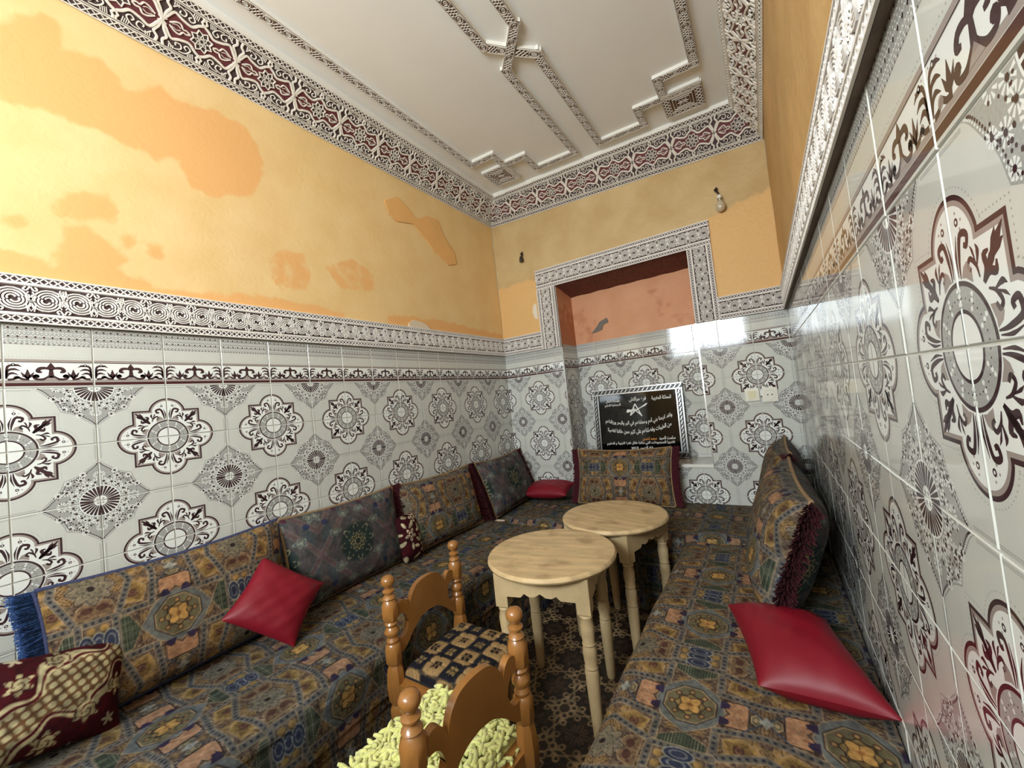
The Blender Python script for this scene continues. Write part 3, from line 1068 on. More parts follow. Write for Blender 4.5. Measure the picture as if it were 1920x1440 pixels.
def ribbon(name, pts, w=RW, skip_last=False):
    mb = MB()
    P = [Vector((x, y)) for x, y in pts]
    segs = []
    for i in range(len(P) - 1):
        d = (P[i + 1] - P[i]).normalized()
        n = Vector((-d.y, d.x))
        e0 = 0 if i == 0 else w / 2 * .98
        a, b = P[i] - d * (0 if i == 0 else w / 2 * .9), P[i + 1] + d * (0 if i == len(P) - 2 else w / 2 * .9)
        q = [a - n * w / 2, b - n * w / 2, b + n * w / 2, a + n * w / 2]
        lo = [V(p_.x, p_.y, ceil_z(p_.x) - RT) for p_ in q]
        hi = [V(p_.x, p_.y, ceil_z(p_.x) + .01) for p_ in q]
        mb.add(lo + hi, [(3, 2, 1, 0), (4, 5, 6, 7), (0, 1, 5, 4), (1, 2, 6, 5), (2, 3, 7, 6), (3, 0, 4, 7)])
        segs.append((a, b, n))
    o = structure(mb.build(name, [WHITE_PL]))
    for i, (a, b, n) in enumerate(segs):
        a2 = a + (b - a).normalized() * (0 if i == 0 else w * .95)
        if (b - a2).length < .1:
            continue
        s0, s1 = a2 + n * w / 2, b + n * w / 2
        z = lambda p_: V(p_.x, p_.y, ceil_z(p_.x) - RT - .003)
        band(o, 'carved_panel', RIBB, RP * T, z(s0), z(s1), Vector((-n.x, -n.y, -(-.05) * n.x)) * (w / RW), (0, 0, -1))
    return o


ribbon('trim_4', [(1.50, YF + .8), (1.50, 12.47), (2.48, 12.47), (2.48, 14.30)])
ribbon('trim_5', [(2.60, 13.24), (3.38, 13.24), (3.38, 14.25), (5.0, 14.25), (5.0, 9.63), (5.90, 8.62), (5.90, YF + .8)])
ribbon('trim_6', [(4.95, YF + .8), (4.95, 8.65), (5.36, 9.09)])
ribbon('trim_7', [(5.54, 9.26), (5.93, 9.63), (5.93, 14.28), (7.52, 14.28), (7.52, 13.42), (9.34, 13.42)])
ribbon('trim_8', [(8.32, 13.30), (8.32, 12.55), (9.30, 12.55), (9.28, YF + .8)])


def rosette(name, x0, x1, y0, y1):
    mb = MB()
    zz = lambda x: ceil_z(x)
    lo = [V(x0, y0, zz(x0) - RT), V(x1, y0, zz(x1) - RT), V(x1, y1, zz(x1) - RT), V(x0, y1, zz(x0) - RT)]
    hi = [q + Vector((0, 0, RT * T + .002)) for q in lo]
    mb.add(lo + hi, [(3, 2, 1, 0), (4, 5, 6, 7), (0, 1, 5, 4), (1, 2, 6, 5), (2, 3, 7, 6), (3, 0, 4, 7)])
    o = structure(mb.build(name, [WHITE_PL]))
    pm = MB()
    L = x1 - x0
    pm.poly([(0, 0), (L, 0), (L, L), (0, L)], 0, 0)
    st = lambda P, w: pm.stroke(P, w * .7, .001, 1, .02)
    for k, w in ((.02, .03), (.22, .03), (.30, .045), (.38, .02)):
        st([(k, k), (L - k, k), (L - k, L - k), (k, L - k), (k, k)], w)
    for i in range(7):
        a = .02 + (L - .04) * i / 7
        b = a + (L - .04) / 7
        for (p_, q) in (((a, .04), (b, .20)), ((b, .04), (a, .20)), ((a, L - .04), (b, L - .20)), ((b, L - .04), (a, L - .20)),
                        ((.04, a), (.20, b)), ((.04, b), (.20, a)), ((L - .04, a), (L - .20, b)), ((L - .04, b), (L - .20, a))):
            st([p_, q], .016)
    c = L / 2
    for i in range(4):
        a = math.pi / 2 * i
        st([(c + .05 * math.cos(a + .6), c + .05 * math.sin(a + .6)), (c + .15 * math.cos(a), c + .15 * math.sin(a)), (c + .05 * math.cos(a - .6), c + .05 * math.sin(a - .6))], .02)
        st([(c, c), (c + .16 * math.cos(a + .785), c + .16 * math.sin(a + .785))], .018)
    me = pm.mesh('carved_square', [ST_BROWN, STUCCO_C], T)
    mesh_obj('carved_square', me, o, None, frame(V(x0, y1, zz(x0) - RT - .008), Vector((1, 0, -.05)), Vector((0, -(y1 - y0) / L, 0)), Vector((-.05, 0, -1)).normalized()))


rosette('trim_9', 1.42, 2.56, 13.20, 14.36)
rosette('trim_10', 8.22, 9.38, 13.36, 14.48)

# dado trim: left wall, right wall, and round the niche on the back wall
TT = .07


def dado(name, segs, nrm):
    """segs: list of (a, b, upvec) in tiles; a..b is the lower/outer edge"""
    mb = MB()
    nv = Vector(nrm)
    items = []
    for a, b, up in segs:
        a, b = V(*a), V(*b)
        u = Vector(up) * T * TH
        off = nv * TT * T
        lo = [a, b, b + u, a + u]
        hi = [q + off for q in lo]
        mb.add(lo + hi, [(3, 2, 1, 0), (4, 5, 6, 7), (2, 3, 7, 6), (3, 0, 4, 7), (1, 2, 6, 5)], 0)
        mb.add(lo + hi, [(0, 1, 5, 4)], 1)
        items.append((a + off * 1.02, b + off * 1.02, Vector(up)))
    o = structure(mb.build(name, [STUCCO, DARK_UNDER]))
    for a, b, u in items:
        band(o, 'carved_panel', TRIM, TP * T, a, b, u, nv)
    return o


dado('trim_11', [((0, YF, 1.03), (0, D - TT, 1.09), (0, 0, 1))], (1, 0, 0))
dado('trim_12', [((W, YF, 1.0), (W, D - TT, 0.97), (0, 0, .96))], (-1, 0, 0))
zA = 1.09
dado('trim_13', [((0, D, 1.09), (2.06, D, 1.08), (0, 0, 1)),
                 ((NX0 - .02, D, 1.08), (NX0 - .02, D, NZ1 + .0), (-1.08, 0, 0)),
                 ((NX0 - .86, D, NZ1 + .0), (NX1 + .78, D, NZ1 - .06), (0, 0, 1.06)),
                 ((NX1, D, NZ1 - .04), (NX1, D, 1.02), (.98, 0, 0)),
                 ((NX1 + .76, D, 1.0), (W, D, .97), (0, 0, .96))], (0, -1, 0))

# flaked paint
def flake(name, parent, pts, mt, thick=.02):
    mb = MB()
    n = len(pts)
    lo = [Vector(q[0]) for q in pts]
    hi = [Vector(q[0]) + Vector(q[1]) * thick * T for q in pts]
    mb.add(lo + hi, [tuple(range(n, 2 * n))] + [(i, (i + 1) % n, n + (i + 1) % n, n + i) for i in range(n)])
    mb.build(name, [mt], parent)


flake('plaster_chip', wall_left, [(V(.0, y, z), (1, 0, 0)) for y, z in ((9.89, 1.98), (10.15, 2.13), (10.5, 2.10), (10.77, 2.01), (10.95, 1.86), (9.94, 1.85))], mat('bare_plaster', (222, 205, 180), .9), .05)
flake('plaster_chip', wall_back, [(V(x, D + ND - .01, z), (0, -1, 0)) for x, z in ((3.73, 1.61), (4.0, 1.86), (4.16, 2.06), (4.49, 2.18), (4.56, 1.98), (4.3, 1.88), (4.24, 1.70), (3.93, 1.62))], mat('bare_cement', (120, 112, 104), .95, bump=.5), .03)
flake('plaster_chip', wall_back, [(V(x, D - .0, z), (0, -1, 0)) for x, z in ((1.80, 2.5), (1.72, 2.8), (1.78, 3.1), (1.95, 3.15), (1.95, 2.45))], mat('bare_white', (225, 215, 195), .9), .03)


flake('plaster_flake', wall_left, [(V(.012, y, z), (1, 0, 0)) for y, z in STAINS[8]], mat('flaked_paint', (234, 180, 112), .6, .3, var=.05, scale=6), .022)


# ------------------------------------------------------------------ woven patterns (colours only, evaluated per vertex)
def smooth(d, aa=.0022):
    return np.clip(.5 - d / aa, 0, 1)


class Paint:
    def __init__(s, n, base):
        s.c = np.tile(np.array(base, float), (n, 1))

    def __call__(s, d, col, aa=.0022, op=1.0):
        m_ = (smooth(d, aa) * op)[:, None]
        s.c = s.c * (1 - m_) + np.array(col, float) * m_


def hashn(i, j, k=0):
    v = np.sin(i * 127.1 + j * 311.7 + k * 74.7) * 43758.5453
    return v - np.floor(v)


def vnoise(x, y, k=0):
    xi, yi = np.floor(x), np.floor(y)
    fx, fy = x - xi, y - yi
    fx, fy = fx * fx * (3 - 2 * fx), fy * fy * (3 - 2 * fy)
    return (hashn(xi, yi, k) * (1 - fx) + hashn(xi + 1, yi, k) * fx) * (1 - fy) + (hashn(xi, yi + 1, k) * (1 - fx) + hashn(xi + 1, yi + 1, k) * fx) * fy


def seg_d(x, y, a, b):
    ex, ey = b[0] - a[0], b[1] - a[1]
    L = math.hypot(ex, ey)
    t = np.clip(((x - a[0]) * ex + (y - a[1]) * ey) / (L * L), 0, 1)
    return np.hypot(x - a[0] - ex * t, y - a[1] - ey * t), t * L


def fold(u, half):
    return np.abs(np.mod(u + half, 2 * half) - half)


CREAM, NAVY, OCHRE, TAN = (.51, .45, .37), (.15, .15, .20), (.48, .40, .25), (.53, .43, .35)
DARK, GREY, BLUE, BROWN = (.12, .10, .10), (.325, .32, .31), (.20, .24, .30), (.25, .17, .15)


def kilim(u, v, warm=0.0):
    """star-and-medallion banquette cloth; u across, v along, metres"""
    a, b = .175, .198
    X, Y = fold(u, a), fold(v, b)
    n = vnoise(u * 60, v * 60) * .5 + vnoise(u * 160, v * 160, 3) * .5
    P = Paint(len(u), (.34, .30, .265))
    P((vnoise(X * 22, Y * 22, 5) - .48) * .05, (.30, .25, .22), .012)
    P((vnoise(X * 34, Y * 34, 8) - .36) * .03, (.44, .36, .24), .01)
    # fine interlaced cream lines in the ground
    g = np.abs(np.sin((X + Y) * 150)) - .10
    P(np.where(vnoise(X * 16, Y * 16, 2) > .55, g * .006, 1), CREAM, .002, .55)
    g = np.abs(np.sin((X - Y) * 120 + 1)) - .10
    P(np.where(vnoise(X * 18, Y * 18, 4) > .6, g * .006, 1), DARK, .002, .6)
    n1 = vnoise(X * 46, Y * 46, 11) * .7 + vnoise(X * 95, Y * 95, 12) * .3
    P((np.abs(np.mod(n1 * 5, 1) - .5) - .09) * .010, CREAM, .002, .60)
    n2 = vnoise(X * 40 + 3, Y * 40, 13) * .7 + vnoise(X * 90, Y * 90, 14) * .3
    P((np.abs(np.mod(n2 * 5, 1) - .5) - .11) * .010, DARK, .002, .75)
    # ochre shields and brown leaves in the corners
    sh = [(.085, .088), (.128, .074), (.162, .098), (.150, .128), (.118, .140), (.092, .122)]
    d = sdf_poly(X, Y, sh)
    P(d - .0022, CREAM)
    P(d, OCHRE)
    P(d + .010, (.40, .33, .20))
    P(np.maximum(d + .006, (np.abs(np.mod(n1 * 6, 1) - .5) - .13) * .010), (.30, .23, .15), .002, .9)
    P(np.hypot((X - .120) / .7, Y - .108) - .013 - .004 * np.sin(X * 300), BROWN)
    P(np.abs(np.hypot((X - .120) / .7, Y - .108) - .008) - .0015, (.40, .30, .24))
    sh2 = [(.085, .150), (.12, .160), (.14, .198), (.085, .198)]
    d = sdf_poly(X, Y, sh2)
    P(d - .002, CREAM)
    P(d, (.38, .32, .25))
    P(np.maximum(d + .004, (np.abs(np.mod(n2 * 6, 1) - .5) - .12) * .010), BROWN, .002, .9)
    P(np.hypot(X - .108, (Y - .180) / 1.4) - .010, BROWN)
    # dark green spandrels above the medallion
    d = sdf_poly(X, Y, [(0, .150), (0, .098), (.055, .125), (.055, .150)])
    P(d - .002, CREAM)
    P(d, (.17, .20, .17))
    P(np.abs(np.sin(X * 420) * np.sin(Y * 420)) * .006 - .001 + np.maximum(d, 0) * 5, (.45, .46, .40), .002, .7)
    # bead bands
    for p0, p1 in (((.068, .066), (.068, .198)), ((.068, .066), (.175, .052)), ((.068, .150), (.175, .110)), ((.0, .155), (.068, .155)), ((.128, .198), (.175, .150))):
        d, t = seg_d(X, Y, p0, p1)
        P(d - .0105, CREAM)
        P(d - .0088, GREY)
        dd = np.hypot(d, np.mod(t, .0165) - .00825)
        P(dd - .0042, (.14, .15, .19))
    # blue double rosette between medallions
    for cy in (.198, .170):
        d = np.hypot(X / 1.9, Y - cy) - .017
        P(d - .002, (.50, .52, .50))
        P(d, (.15, .17, .25))
        P(np.abs(np.hypot(X / 1.9, Y - cy) - .010) - .0013, (.36, .38, .41))
    P(np.hypot(X - .044, Y - .183) - .010, OCHRE)
    # medallion
    oc = np.maximum(np.maximum(X, Y), (X + Y) / 1.36)
    dm = sdf_poly(X, Y, [(0, -.01), (-.01, 0), (.0, .097), (.052, .064), (.066, .05), (.084, 0)])
    P(dm - .003, CREAM)
    P(dm - .0005, (.33, .35, .36))
    P(oc - .066, DARK)
    P(oc - .063, CREAM)
    P(oc - .060, (.33, .32, .25))
    r, th = np.hypot(X, Y), np.arctan2(Y, X)
    for k in range(3):
        c_ = (.046 * math.cos(math.pi / 4 * k), .046 * math.sin(math.pi / 4 * k))
        P(np.hypot(X - c_[0], Y - c_[1]) - .0085, BROWN)
        P(np.hypot(X - c_[0], Y - c_[1]) - .0050, (.50, .42, .28))
    P(r - .037 - .003 * np.cos(8 * th), DARK)
    P(r - .034 - .003 * np.cos(8 * th), (.42, .36, .24))
    P(r - .029 - .006 * np.cos(4 * (th - math.pi / 4)), DARK)
    P(r - .026 - .006 * np.cos(4 * (th - math.pi / 4)), (.60, .48, .29))
    P(np.abs(np.sin(2 * th)) * r - .0018 + np.maximum(r - .027, 0), (.30, .20, .14))
    P(r - .007, (.48, .34, .20))
    # rust banners with saw edges
    tri = np.abs(np.mod(Y, .030) - .015)
    d = np.maximum(np.maximum(.083 + tri * .9 - X, X - .136), Y - .043)
    P(d - .0025, DARK)
    P(d, TAN)
    P((vnoise(X * 260, Y * 260, 1) - .5) * .01 + np.maximum(d + .004, 0), (.50, .34, .25), .006, .6)
    d = np.maximum(np.maximum(.072 - X, X - .094), np.abs(Y - .028) - .015 + (X - .072) * .35)
    P(d, (.16, .13, .22))
    # small ovals
    d = np.maximum(np.abs(X - .153) * 1.5, np.abs(Y) * .82 + np.abs(X - .153) * .7)
    P(d - .020, DARK)
    P(d - .017, CREAM)
    P(d - .0135, (.32, .31, .25))
    P(d - .006, CREAM)
    # blue star between ovals and grey star-flower at the corner
    P(np.minimum(np.abs((a - X) - Y), np.abs((a - X) + Y)) - .003 + np.maximum(np.hypot(a - X, Y) - .07, 0), BLUE)
    P(sdf_poly(a - X, Y, [(0, .024), (.007, .008), (.018, 0), (0, 0)]), (.46, .48, .48))
    r2, t2 = np.hypot(a - X, b - Y), np.arctan2(b - Y, a - X)
    P(r2 - .048 - .010 * np.cos(8 * t2), (.20, .18, .18))
    P(r2 - .044 - .010 * np.cos(8 * t2), CREAM)
    P(r2 - .042 - .010 * np.cos(8 * t2), (.37, .355, .31))
    P(np.abs(r2 - .024 - .006 * np.cos(8 * t2)) - .0015, (.20, .18, .17))
    P(np.abs(np.sin(8 * t2)) * r2 - .002 + np.maximum(r2 - .04, 0), (.30, .32, .34), .003, .7)
    P(r2 - .009, DARK)
    c = P.c * (0.76 + .50 * n)[:, None]
    if warm:
        c = c * np.array([1 + .30 * warm, 1 + .12 * warm, 1 - .10 * warm])
    return c


def slate(u, v):
    """slate green cushion cloth with lotus outlines"""
    u, v = u * .68, v * .68
    a, b = .13, .15
    X, Y = fold(u, a), fold(v, b)
    n = vnoise(u * 70, v * 70) * .5 + vnoise(u * 170, v * 170, 3) * .5
    P = Paint(len(u), (.235, .255, .265))
    P((vnoise(X * 30, Y * 30, 5) - .5) * .04, (.28, .26, .26), .012)
    for p0, p1 in (((.0, .15), (.13, .0)), ((.06, .15), (.13, .075)), ((0, .07), (.06, 0))):
        d, t = seg_d(X, Y, p0, p1)
        P(d - .008, (.33, .27, .27))
        P(np.abs(d - .008) - .0008, (.42, .38, .34))
    r, th = np.hypot(X, Y), np.arctan2(Y, X)
    P(r - .064, (.15, .19, .18), .01)
    P(np.abs(r - .046 - .016 * np.cos(8 * th)) - .0014, (.60, .57, .45))
    P(np.abs(r - .022 - .005 * np.cos(8 * th)) - .0016, (.64, .56, .36))
    P(np.abs(r - .012) - .0014, (.60, .52, .36))
    for cx, cy, rx, ry in ((.075, .055, .019, .013), (.03, .11, .016, .011), (.12, .13, .014, .018)):
        q = np.hypot((X - cx) / rx, (Y - cy) / ry)
        w = q + .22 * np.cos(5 * np.arctan2(Y - cy, X - cx))
        P((w - 1.0) * .012, (.42, .44, .40))
        P((w - .75) * .012, (.26, .29, .29))
        P((w - .40) * .012, (.50, .50, .44))
    P(np.hypot(X - .10, Y - .10) - .010, (.16, .18, .27))
    P(np.hypot(X - .05, Y - .135) - .008, (.28, .14, .18))
    return P.c * (0.78 + .44 * n)[:, None]


def floral(u, v, seed=1):
    """cream flowers on dark burgundy velvet"""
    P = Paint(len(u), (.20, .030, .060))
    u, v = u * .8, v * .8
    n = vnoise(u * 90, v * 90)
    r_ = random.Random(seed)
    for i in range(5):
        cx, cy = (i % 2) * .07 - .03 + r_.uniform(-.02, .02), i * .075 - .14
        r, th = np.hypot(u - cx, v - cy), np.arctan2(v - cy, u - cx)
        P(r - .030 * (.72 + .28 * np.cos(5 * th + i)), (.72, .68, .56), .003)
        P(np.abs(r - .018 * (.8 + .2 * np.cos(5 * th + i))) - .0022, (.30, .06, .08))
        P(r - .006, (.12, .02, .04))
        for k in range(7):
            t = 2 * math.pi * k / 7 + i
            px, py = cx + .052 * math.cos(t), cy + .052 * math.sin(t)
            a_ = np.hypot((u - px) * math.cos(t) + (v - py) * math.sin(t), 2.2 * (-(u - px) * math.sin(t) + (v - py) * math.cos(t)))
            P(a_ - .016, (.66, .62, .50), .003)
    return P.c * (.75 + .5 * n)[:, None]


def paisley(u, v):
    """dense cream scroll panel across dark burgundy (near cushion)"""
    P = Paint(len(u), (.22, .035, .06))
    n = vnoise(u * 80, v * 80)
    s = u * .55 - v * .83
    t = u * .83 + v * .55
    w = .070 + .028 * np.sin(t * 34) + .012 * np.sin(t * 80)
    P(np.abs(s) - w, (.66, .62, .48), .004)
    P(np.abs(np.abs(s) - w * .72) - .004, (.26, .05, .07), .003)
    P(np.maximum(np.abs(s) - w * .6, np.abs(np.sin(t * 150) * np.sin(s * 150)) * .01 - .004), (.36, .25, .16), .003)
    for k in range(-4, 5):
        for q in (1, -1):
            cx, cy = k * .085 + .03 * q, q * .085
            r, th = np.hypot(t - cx, s - cy), np.arctan2(s - cy, t - cx)
            P(r - .030 * (.75 + .25 * np.cos(6 * th)), (.62, .58, .44), .003)
            P(np.abs(np.mod(r * 3 - th * .01, .04) - .02) - .005 + np.maximum(r - .026, 0), (.26, .05, .07), .003)
            r, th = np.hypot(t - cx - .03, s - cy - q * .065), np.arctan2(s - cy - q * .065, t - cx - .03)
            P(r - .018 * (.7 + .3 * np.cos(5 * th)), (.66, .62, .52), .003)
    return P.c * (.72 + .5 * n)[:, None]


def check(u, v):
    """tan and navy checks, each with a small flower"""
    q = .080
    i, j = np.floor(u / q), np.floor(v / q)
    x, y = u - (i + .5) * q, v - (j + .5) * q
    odd = np.mod(i + j, 2) > .5
    P = Paint(len(u), (.09, .09, .12))
    rr = np.maximum(np.abs(x), np.abs(y)) * .80 + np.hypot(x, y) * .20
    P(np.where(odd, rr - .0405, 1), (.56, .45, .30), .003)
    P(np.where(~odd, np.abs(np.maximum(np.abs(x), np.abs(y)) - .038) - .001, 1), (.38, .30, .20))
    r, th = np.hypot(x, y), np.arctan2(y, x)
    fl = np.minimum(np.abs(r - .013) - .0048 + .0055 * np.cos(4 * th), np.minimum(np.abs(x), np.abs(y)) - .0012 + np.maximum(r - .022, 0))
    P(np.where(odd, fl, 1), (.14, .11, .10))
    P(np.where(~odd, fl, 1), (.46, .38, .24))
    return P.c * (.85 + .3 * vnoise(u * 300, v * 300))[:, None]


def floor_tiles(u, v):
    """printed floor: dark eight-petal stars and tan scroll crosses, 20 cm repeat"""
    a = .1
    X, Y = fold(u, a), fold(v, a)
    n = vnoise(u * 50, v * 50)
    P = Paint(len(u), (.15, .115, .095))
    r, th = np.hypot(X, Y), np.arctan2(Y, X)
    P(r - .066, (.23, .175, .135))
    P(r - .058 - .0 * th, (.13, .10, .085))
    P(r - .020 - .038 * np.abs(np.cos(4 * th)) ** .7, (.27, .21, .165))
    P(np.abs(np.sin(4 * th)) * r - .004 + np.maximum(r - .056, 0), (.08, .06, .05))
    x, y = a - X, a - Y
    rc = np.hypot(x, y)
    P(np.abs(np.maximum(x, y) + .4 * np.minimum(x, y) - .088) - .004, (.10, .08, .07))
    sc = (.56, .47, .35)
    P(np.abs(np.hypot(x - .036, y - .016) - .014) - .0050, sc)
    P(np.abs(np.hypot(x - .016, y - .036) - .014) - .0050, sc)
    P(np.where(x < .1, np.abs(y - .010 * np.abs(np.sin((x - .04) * 52))) - .0042 + np.maximum(.040 - x, 0), 1), sc)
    P(np.where(y < .1, np.abs(x - .010 * np.abs(np.sin((y - .04) * 52))) - .0042 + np.maximum(.040 - y, 0), 1), sc)
    P(np.abs(np.hypot(x - .070, y - .026) - .011) - .0036, sc)
    P(np.abs(np.hypot(x - .026, y - .070) - .011) - .0036, sc)
    P(np.hypot(x - .056, y - .012) - .007, sc)
    P(np.hypot(x - .012, y - .056) - .007, sc)
    P(rc - .012, (.30, .24, .18))
    P(rc - .006, (.12, .09, .08))
    return P.c * (.75 + .5 * n)[:, None]


# ------------------------------------------------------------------ floor
fx, fy = np.arange(3.0, 7.9, .024), np.arange(1.0, 13.0, .024)
FLOORM = attr_mat('floor_print', 0.45, 0.0, sheen=0.0, spec=0.4)
mb = MB()
wall_box(mb, -.8, W + .8, YF - .8, D + .8, ZF - .6, ZF - .01, 0)
floor = structure(mb.build('floor', [mat('floor_screed', (52, 42, 36), .6)]))
mesh_obj('printed_flooring', grid_mesh('printed_flooring', fx, fy, lambda U, Vv: arr3(U, Vv, ZF + 0 * U), FLOORM,
         cols=lambda U, Vv: floor_tiles((U - 5.10) * T, (Vv - 9.55) * T)), floor)


# ------------------------------------------------------------------ banquettes
SEAT = -5.30


def banquette(name, label, put, width, s0, s1, fine, pat, s_fine=None):
    """put(d, s) -> x, y ; d from the wall, s along it"""
    root = empty(name, V(*put(width / 2, (s0 + s1) / 2), ZF), label, 'banquette', 'cloth covered banquettes round the walls')
    inv = -root.matrix_basis.translation
    r = .32
    prof = []                                   # (d, drop below seat, arc length)
    dd = np.arange(.02, width - r, fine)
    prof += [(d, 0.0, d) for d in dd]
    base = width - r
    for t in np.linspace(0, math.pi / 2, max(4, int(r * 1.57 / fine))):
        prof.append((base + r * math.sin(t), r * (1 - math.cos(t)), base + r * t))
    L0 = base + r * math.pi / 2
    for q in np.arange(fine, 1.0 - r, fine):
        prof.append((width, r + q, L0 + q))
    prof.append((width - .10, 1.02, L0 + 1.0 - r))
    pd, pz, pl = (np.array(q) for q in zip(*prof))
    ss = np.arange(s0, s1, fine)
    if s_fine is not None:
        ss = np.concatenate([np.arange(s0, s_fine, .15), np.arange(s_fine, s1, fine)])
    ss = np.append(ss[ss < s1 - .02], s1)

    def pos(I, s):
        I = I.astype(int)
        d, z = pd[I], pz[I]
        edge = np.minimum(s - s0, s1 - s)
        e = np.clip(edge / .22, 0, 1)
        dz = .22 * (1 - np.sqrt(1 - (1 - e) ** 2)) * (z < .5)
        sag = .035 * np.sin(s * 1.1 + d * .7) * np.sin(d * 1.6) + .020 * np.sin(s * 3.1 + 2 * d) * np.clip(d / width, 0, 1)
        x, y = put(d - .025 * np.sin(s * 2.3 + z * 3) * (z > .3), s)
        return arr3(x, y, SEAT - z - dz + sag * (z < .4)) + np.array(inv)
    off = 0.0
    me = grid_mesh('mattress', np.arange(len(pd)), ss, pos, CLOTH, cols=lambda I, s: pat(pl[I.astype(int)] * T, s * T), smooth=True)
    mesh_obj('mattress', me, root)
    zz = np.arange(-6.30, ZF - .001, -max(fine, .03))
    zz = np.append(zz, ZF)
    wd = width - .06

    def pos2(z, s):
        x, y = put(wd - .03 * np.abs(np.sin(s * 2.7)) * (z < -6.5), s)
        return arr3(x, y, z) + np.array(inv)
    me = grid_mesh('skirt', zz, ss, pos2, CLOTH, cols=lambda z, s: pat((L0 + .7 - .1 + (-6.3 - z)) * T, s * T), smooth=True)
    mesh_obj('skirt', me, root)
    mb = MB()
    a, b = V(*put(.06, s0 + .05), ZF), V(*put(wd - .08, s1 - .05), SEAT - .45)
    lo = Vector(min(p_, q) for p_, q in zip(a, b)) + Vector(inv)
    hi = Vector(max(p_, q) for p_, q in zip(a, b)) + Vector(inv)
    mb.box(lo, hi)
    mb.build('base', [mat('base_board', (70, 52, 40), .8)], root)
    return root


banquette('banquette', 'long patterned banquette against the left tiled wall', lambda d, s: (d, s), 3.40, YF + .1, 12.26, .017,
          lambda u, v: kilim(u - .39, v - .12) * .94, s_fine=1.0)
banquette('banquette', 'patterned banquette across the back wall below the niche', lambda d, s: (s, D - d), 3.30, .03, W - .03, .021,
          lambda u, v: kilim(v - .25, u + .12) * .98)
banquette('banquette', 'patterned banquette along the right tiled wall beside the aisle', lambda d, s: (W - d, s), 3.26, YF + .1, 12.24, .012,
          lambda u, v: kilim(u - .435, v - 1.238, .25), s_fine=1.6)


# ------------------------------------------------------------------ cushions
def cushion(name, label, cat, o, ldir, udir, L, H, Tk, pat, mt=CLOTH, back=None, pipe=None, fringe=(), fmat=None, group=None,
            p=4.0, q=.55, sag=.07, pinch=.05, n=(110, 70), wr=.0, off=(0, 0), pipe_edges=('top', 'left', 'right', 'bottom'), twist=0.0, fl=.26, bow=0.0, shear=0.0):
    """o: middle of the lower edge (tiles); ldir along, udir up the cushion; the front faces ldir x udir"""
    ld, ud = Vector(ldir).normalized(), Vector(udir).normalized()
    ud = (ud - ld * ud.dot(ld)).normalized()
    nd = ld.cross(ud)
    root = empty(name, V(*o), label, cat, group)
    Mx = Matrix.Identity(3)
    for i in range(3):
        Mx[i][0], Mx[i][1], Mx[i][2] = ld[i], ud[i], nd[i]
    root.matrix_basis = Matrix.Translation(V(*o)) @ Mx.to_4x4()

    def surf(u, v, s):
        th = np.maximum((1 - np.abs(u) ** p) * (1 - np.abs(v) ** p), 0) ** q
        x = L / 2 * u * (1 - pinch * (1 - v * v) * np.abs(u) ** 3)
        y = H / 2 * v * (1 - sag * (1 - u * u) * np.abs(v) ** 2 * np.where(v > 0, 1.0, .35)) + H / 2
        w = wr * (np.sin(u * 9 + v * 4) * np.sin(v * 7 - u * 3) + .6 * np.sin(u * 17 - v * 11)) * th
        z = s * Tk / 2 * th + w * .5 + bow * (1 - u * u) * (v + 1) / 2 + twist * u * v
        z = z + Tk * .35
        x = x + shear * y
        return np.stack([x * T, y * T, z * T], 1)
    us = np.sin(np.linspace(-1, 1, n[0]) * math.pi / 2) * .35 + np.linspace(-1, 1, n[0]) * .65
    vs = np.sin(np.linspace(-1, 1, n[1]) * math.pi / 2) * .35 + np.linspace(-1, 1, n[1]) * .65
    co, qs, cl = [], [], []
    U, Vv = np.meshgrid(us, vs, indexing='ij')
    U, Vv = U.ravel(), Vv.ravel()
    i = np.arange(n[0] - 1)[:, None] * n[1] + np.arange(n[1] - 1)[None, :]
    qd = np.stack([i, i + n[1], i + n[1] + 1, i + 1], -1).reshape(-1, 4)
    for k, s in enumerate((1, -1)):
        co.append(surf(U, Vv, s))
        qs.append((qd if s > 0 else qd[:, ::-1]) + k * len(U))
        if pat is not None:
            f = pat if (s > 0 or back is None) else back
            cl.append(f(U * L / 2 * T + off[0], Vv * H / 2 * T + off[1]))
    me = quads_mesh('cover', np.concatenate(co), np.concatenate(qs), mt, np.concatenate(cl) if cl else None, None, True)
    mesh_obj('cover', me, root, None, root.matrix_basis)
    g = np.linspace(-1, 1, 50)
    edges = {'top': (g, np.ones(50)), 'bottom': (g, -np.ones(50)), 'left': (-np.ones(50), g), 'right': (np.ones(50), g)}
    if pipe is not None:
        for e in pipe_edges:
            mb = MB()
            pts = surf(*edges[e], 1)
            mb.tube([tuple(x) for x in pts], .040 * T, 0, 6)
            mb.build('piping', [pipe], root, root.matrix_basis, smooth=True)
    for e in fringe:
        mb = MB()
        N = 700
        g2 = np.linspace(-1, 1, N)
        sx = -1 if e == 'left' else 1
        pts = surf(np.full(N, float(sx)), g2, 1)
        for (x, y, z) in pts:
            ln = fl * T * random.uniform(.8, 1.1)
            dx, dy, dz = sx * ln, random.uniform(-.25, .25) * ln, random.uniform(-.45, .45) * ln
            w = .0022
            mb.add([(x, y - w, z), (x, y + w, z), (x + dx, y + dy + w * .8, z + dz), (x + dx, y + dy - w * .8, z + dz)], [(0, 1, 2, 3)])
            mb.add([(x, y, z - w), (x, y, z + w), (x + dx * .9, y + dy, z + dz + w), (x + dx * .9, y + dy, z + dz - w)], [(0, 1, 2, 3)])
        mb.build('fringe', [fmat or MAROON_FR], root, root.matrix_basis)
    return root


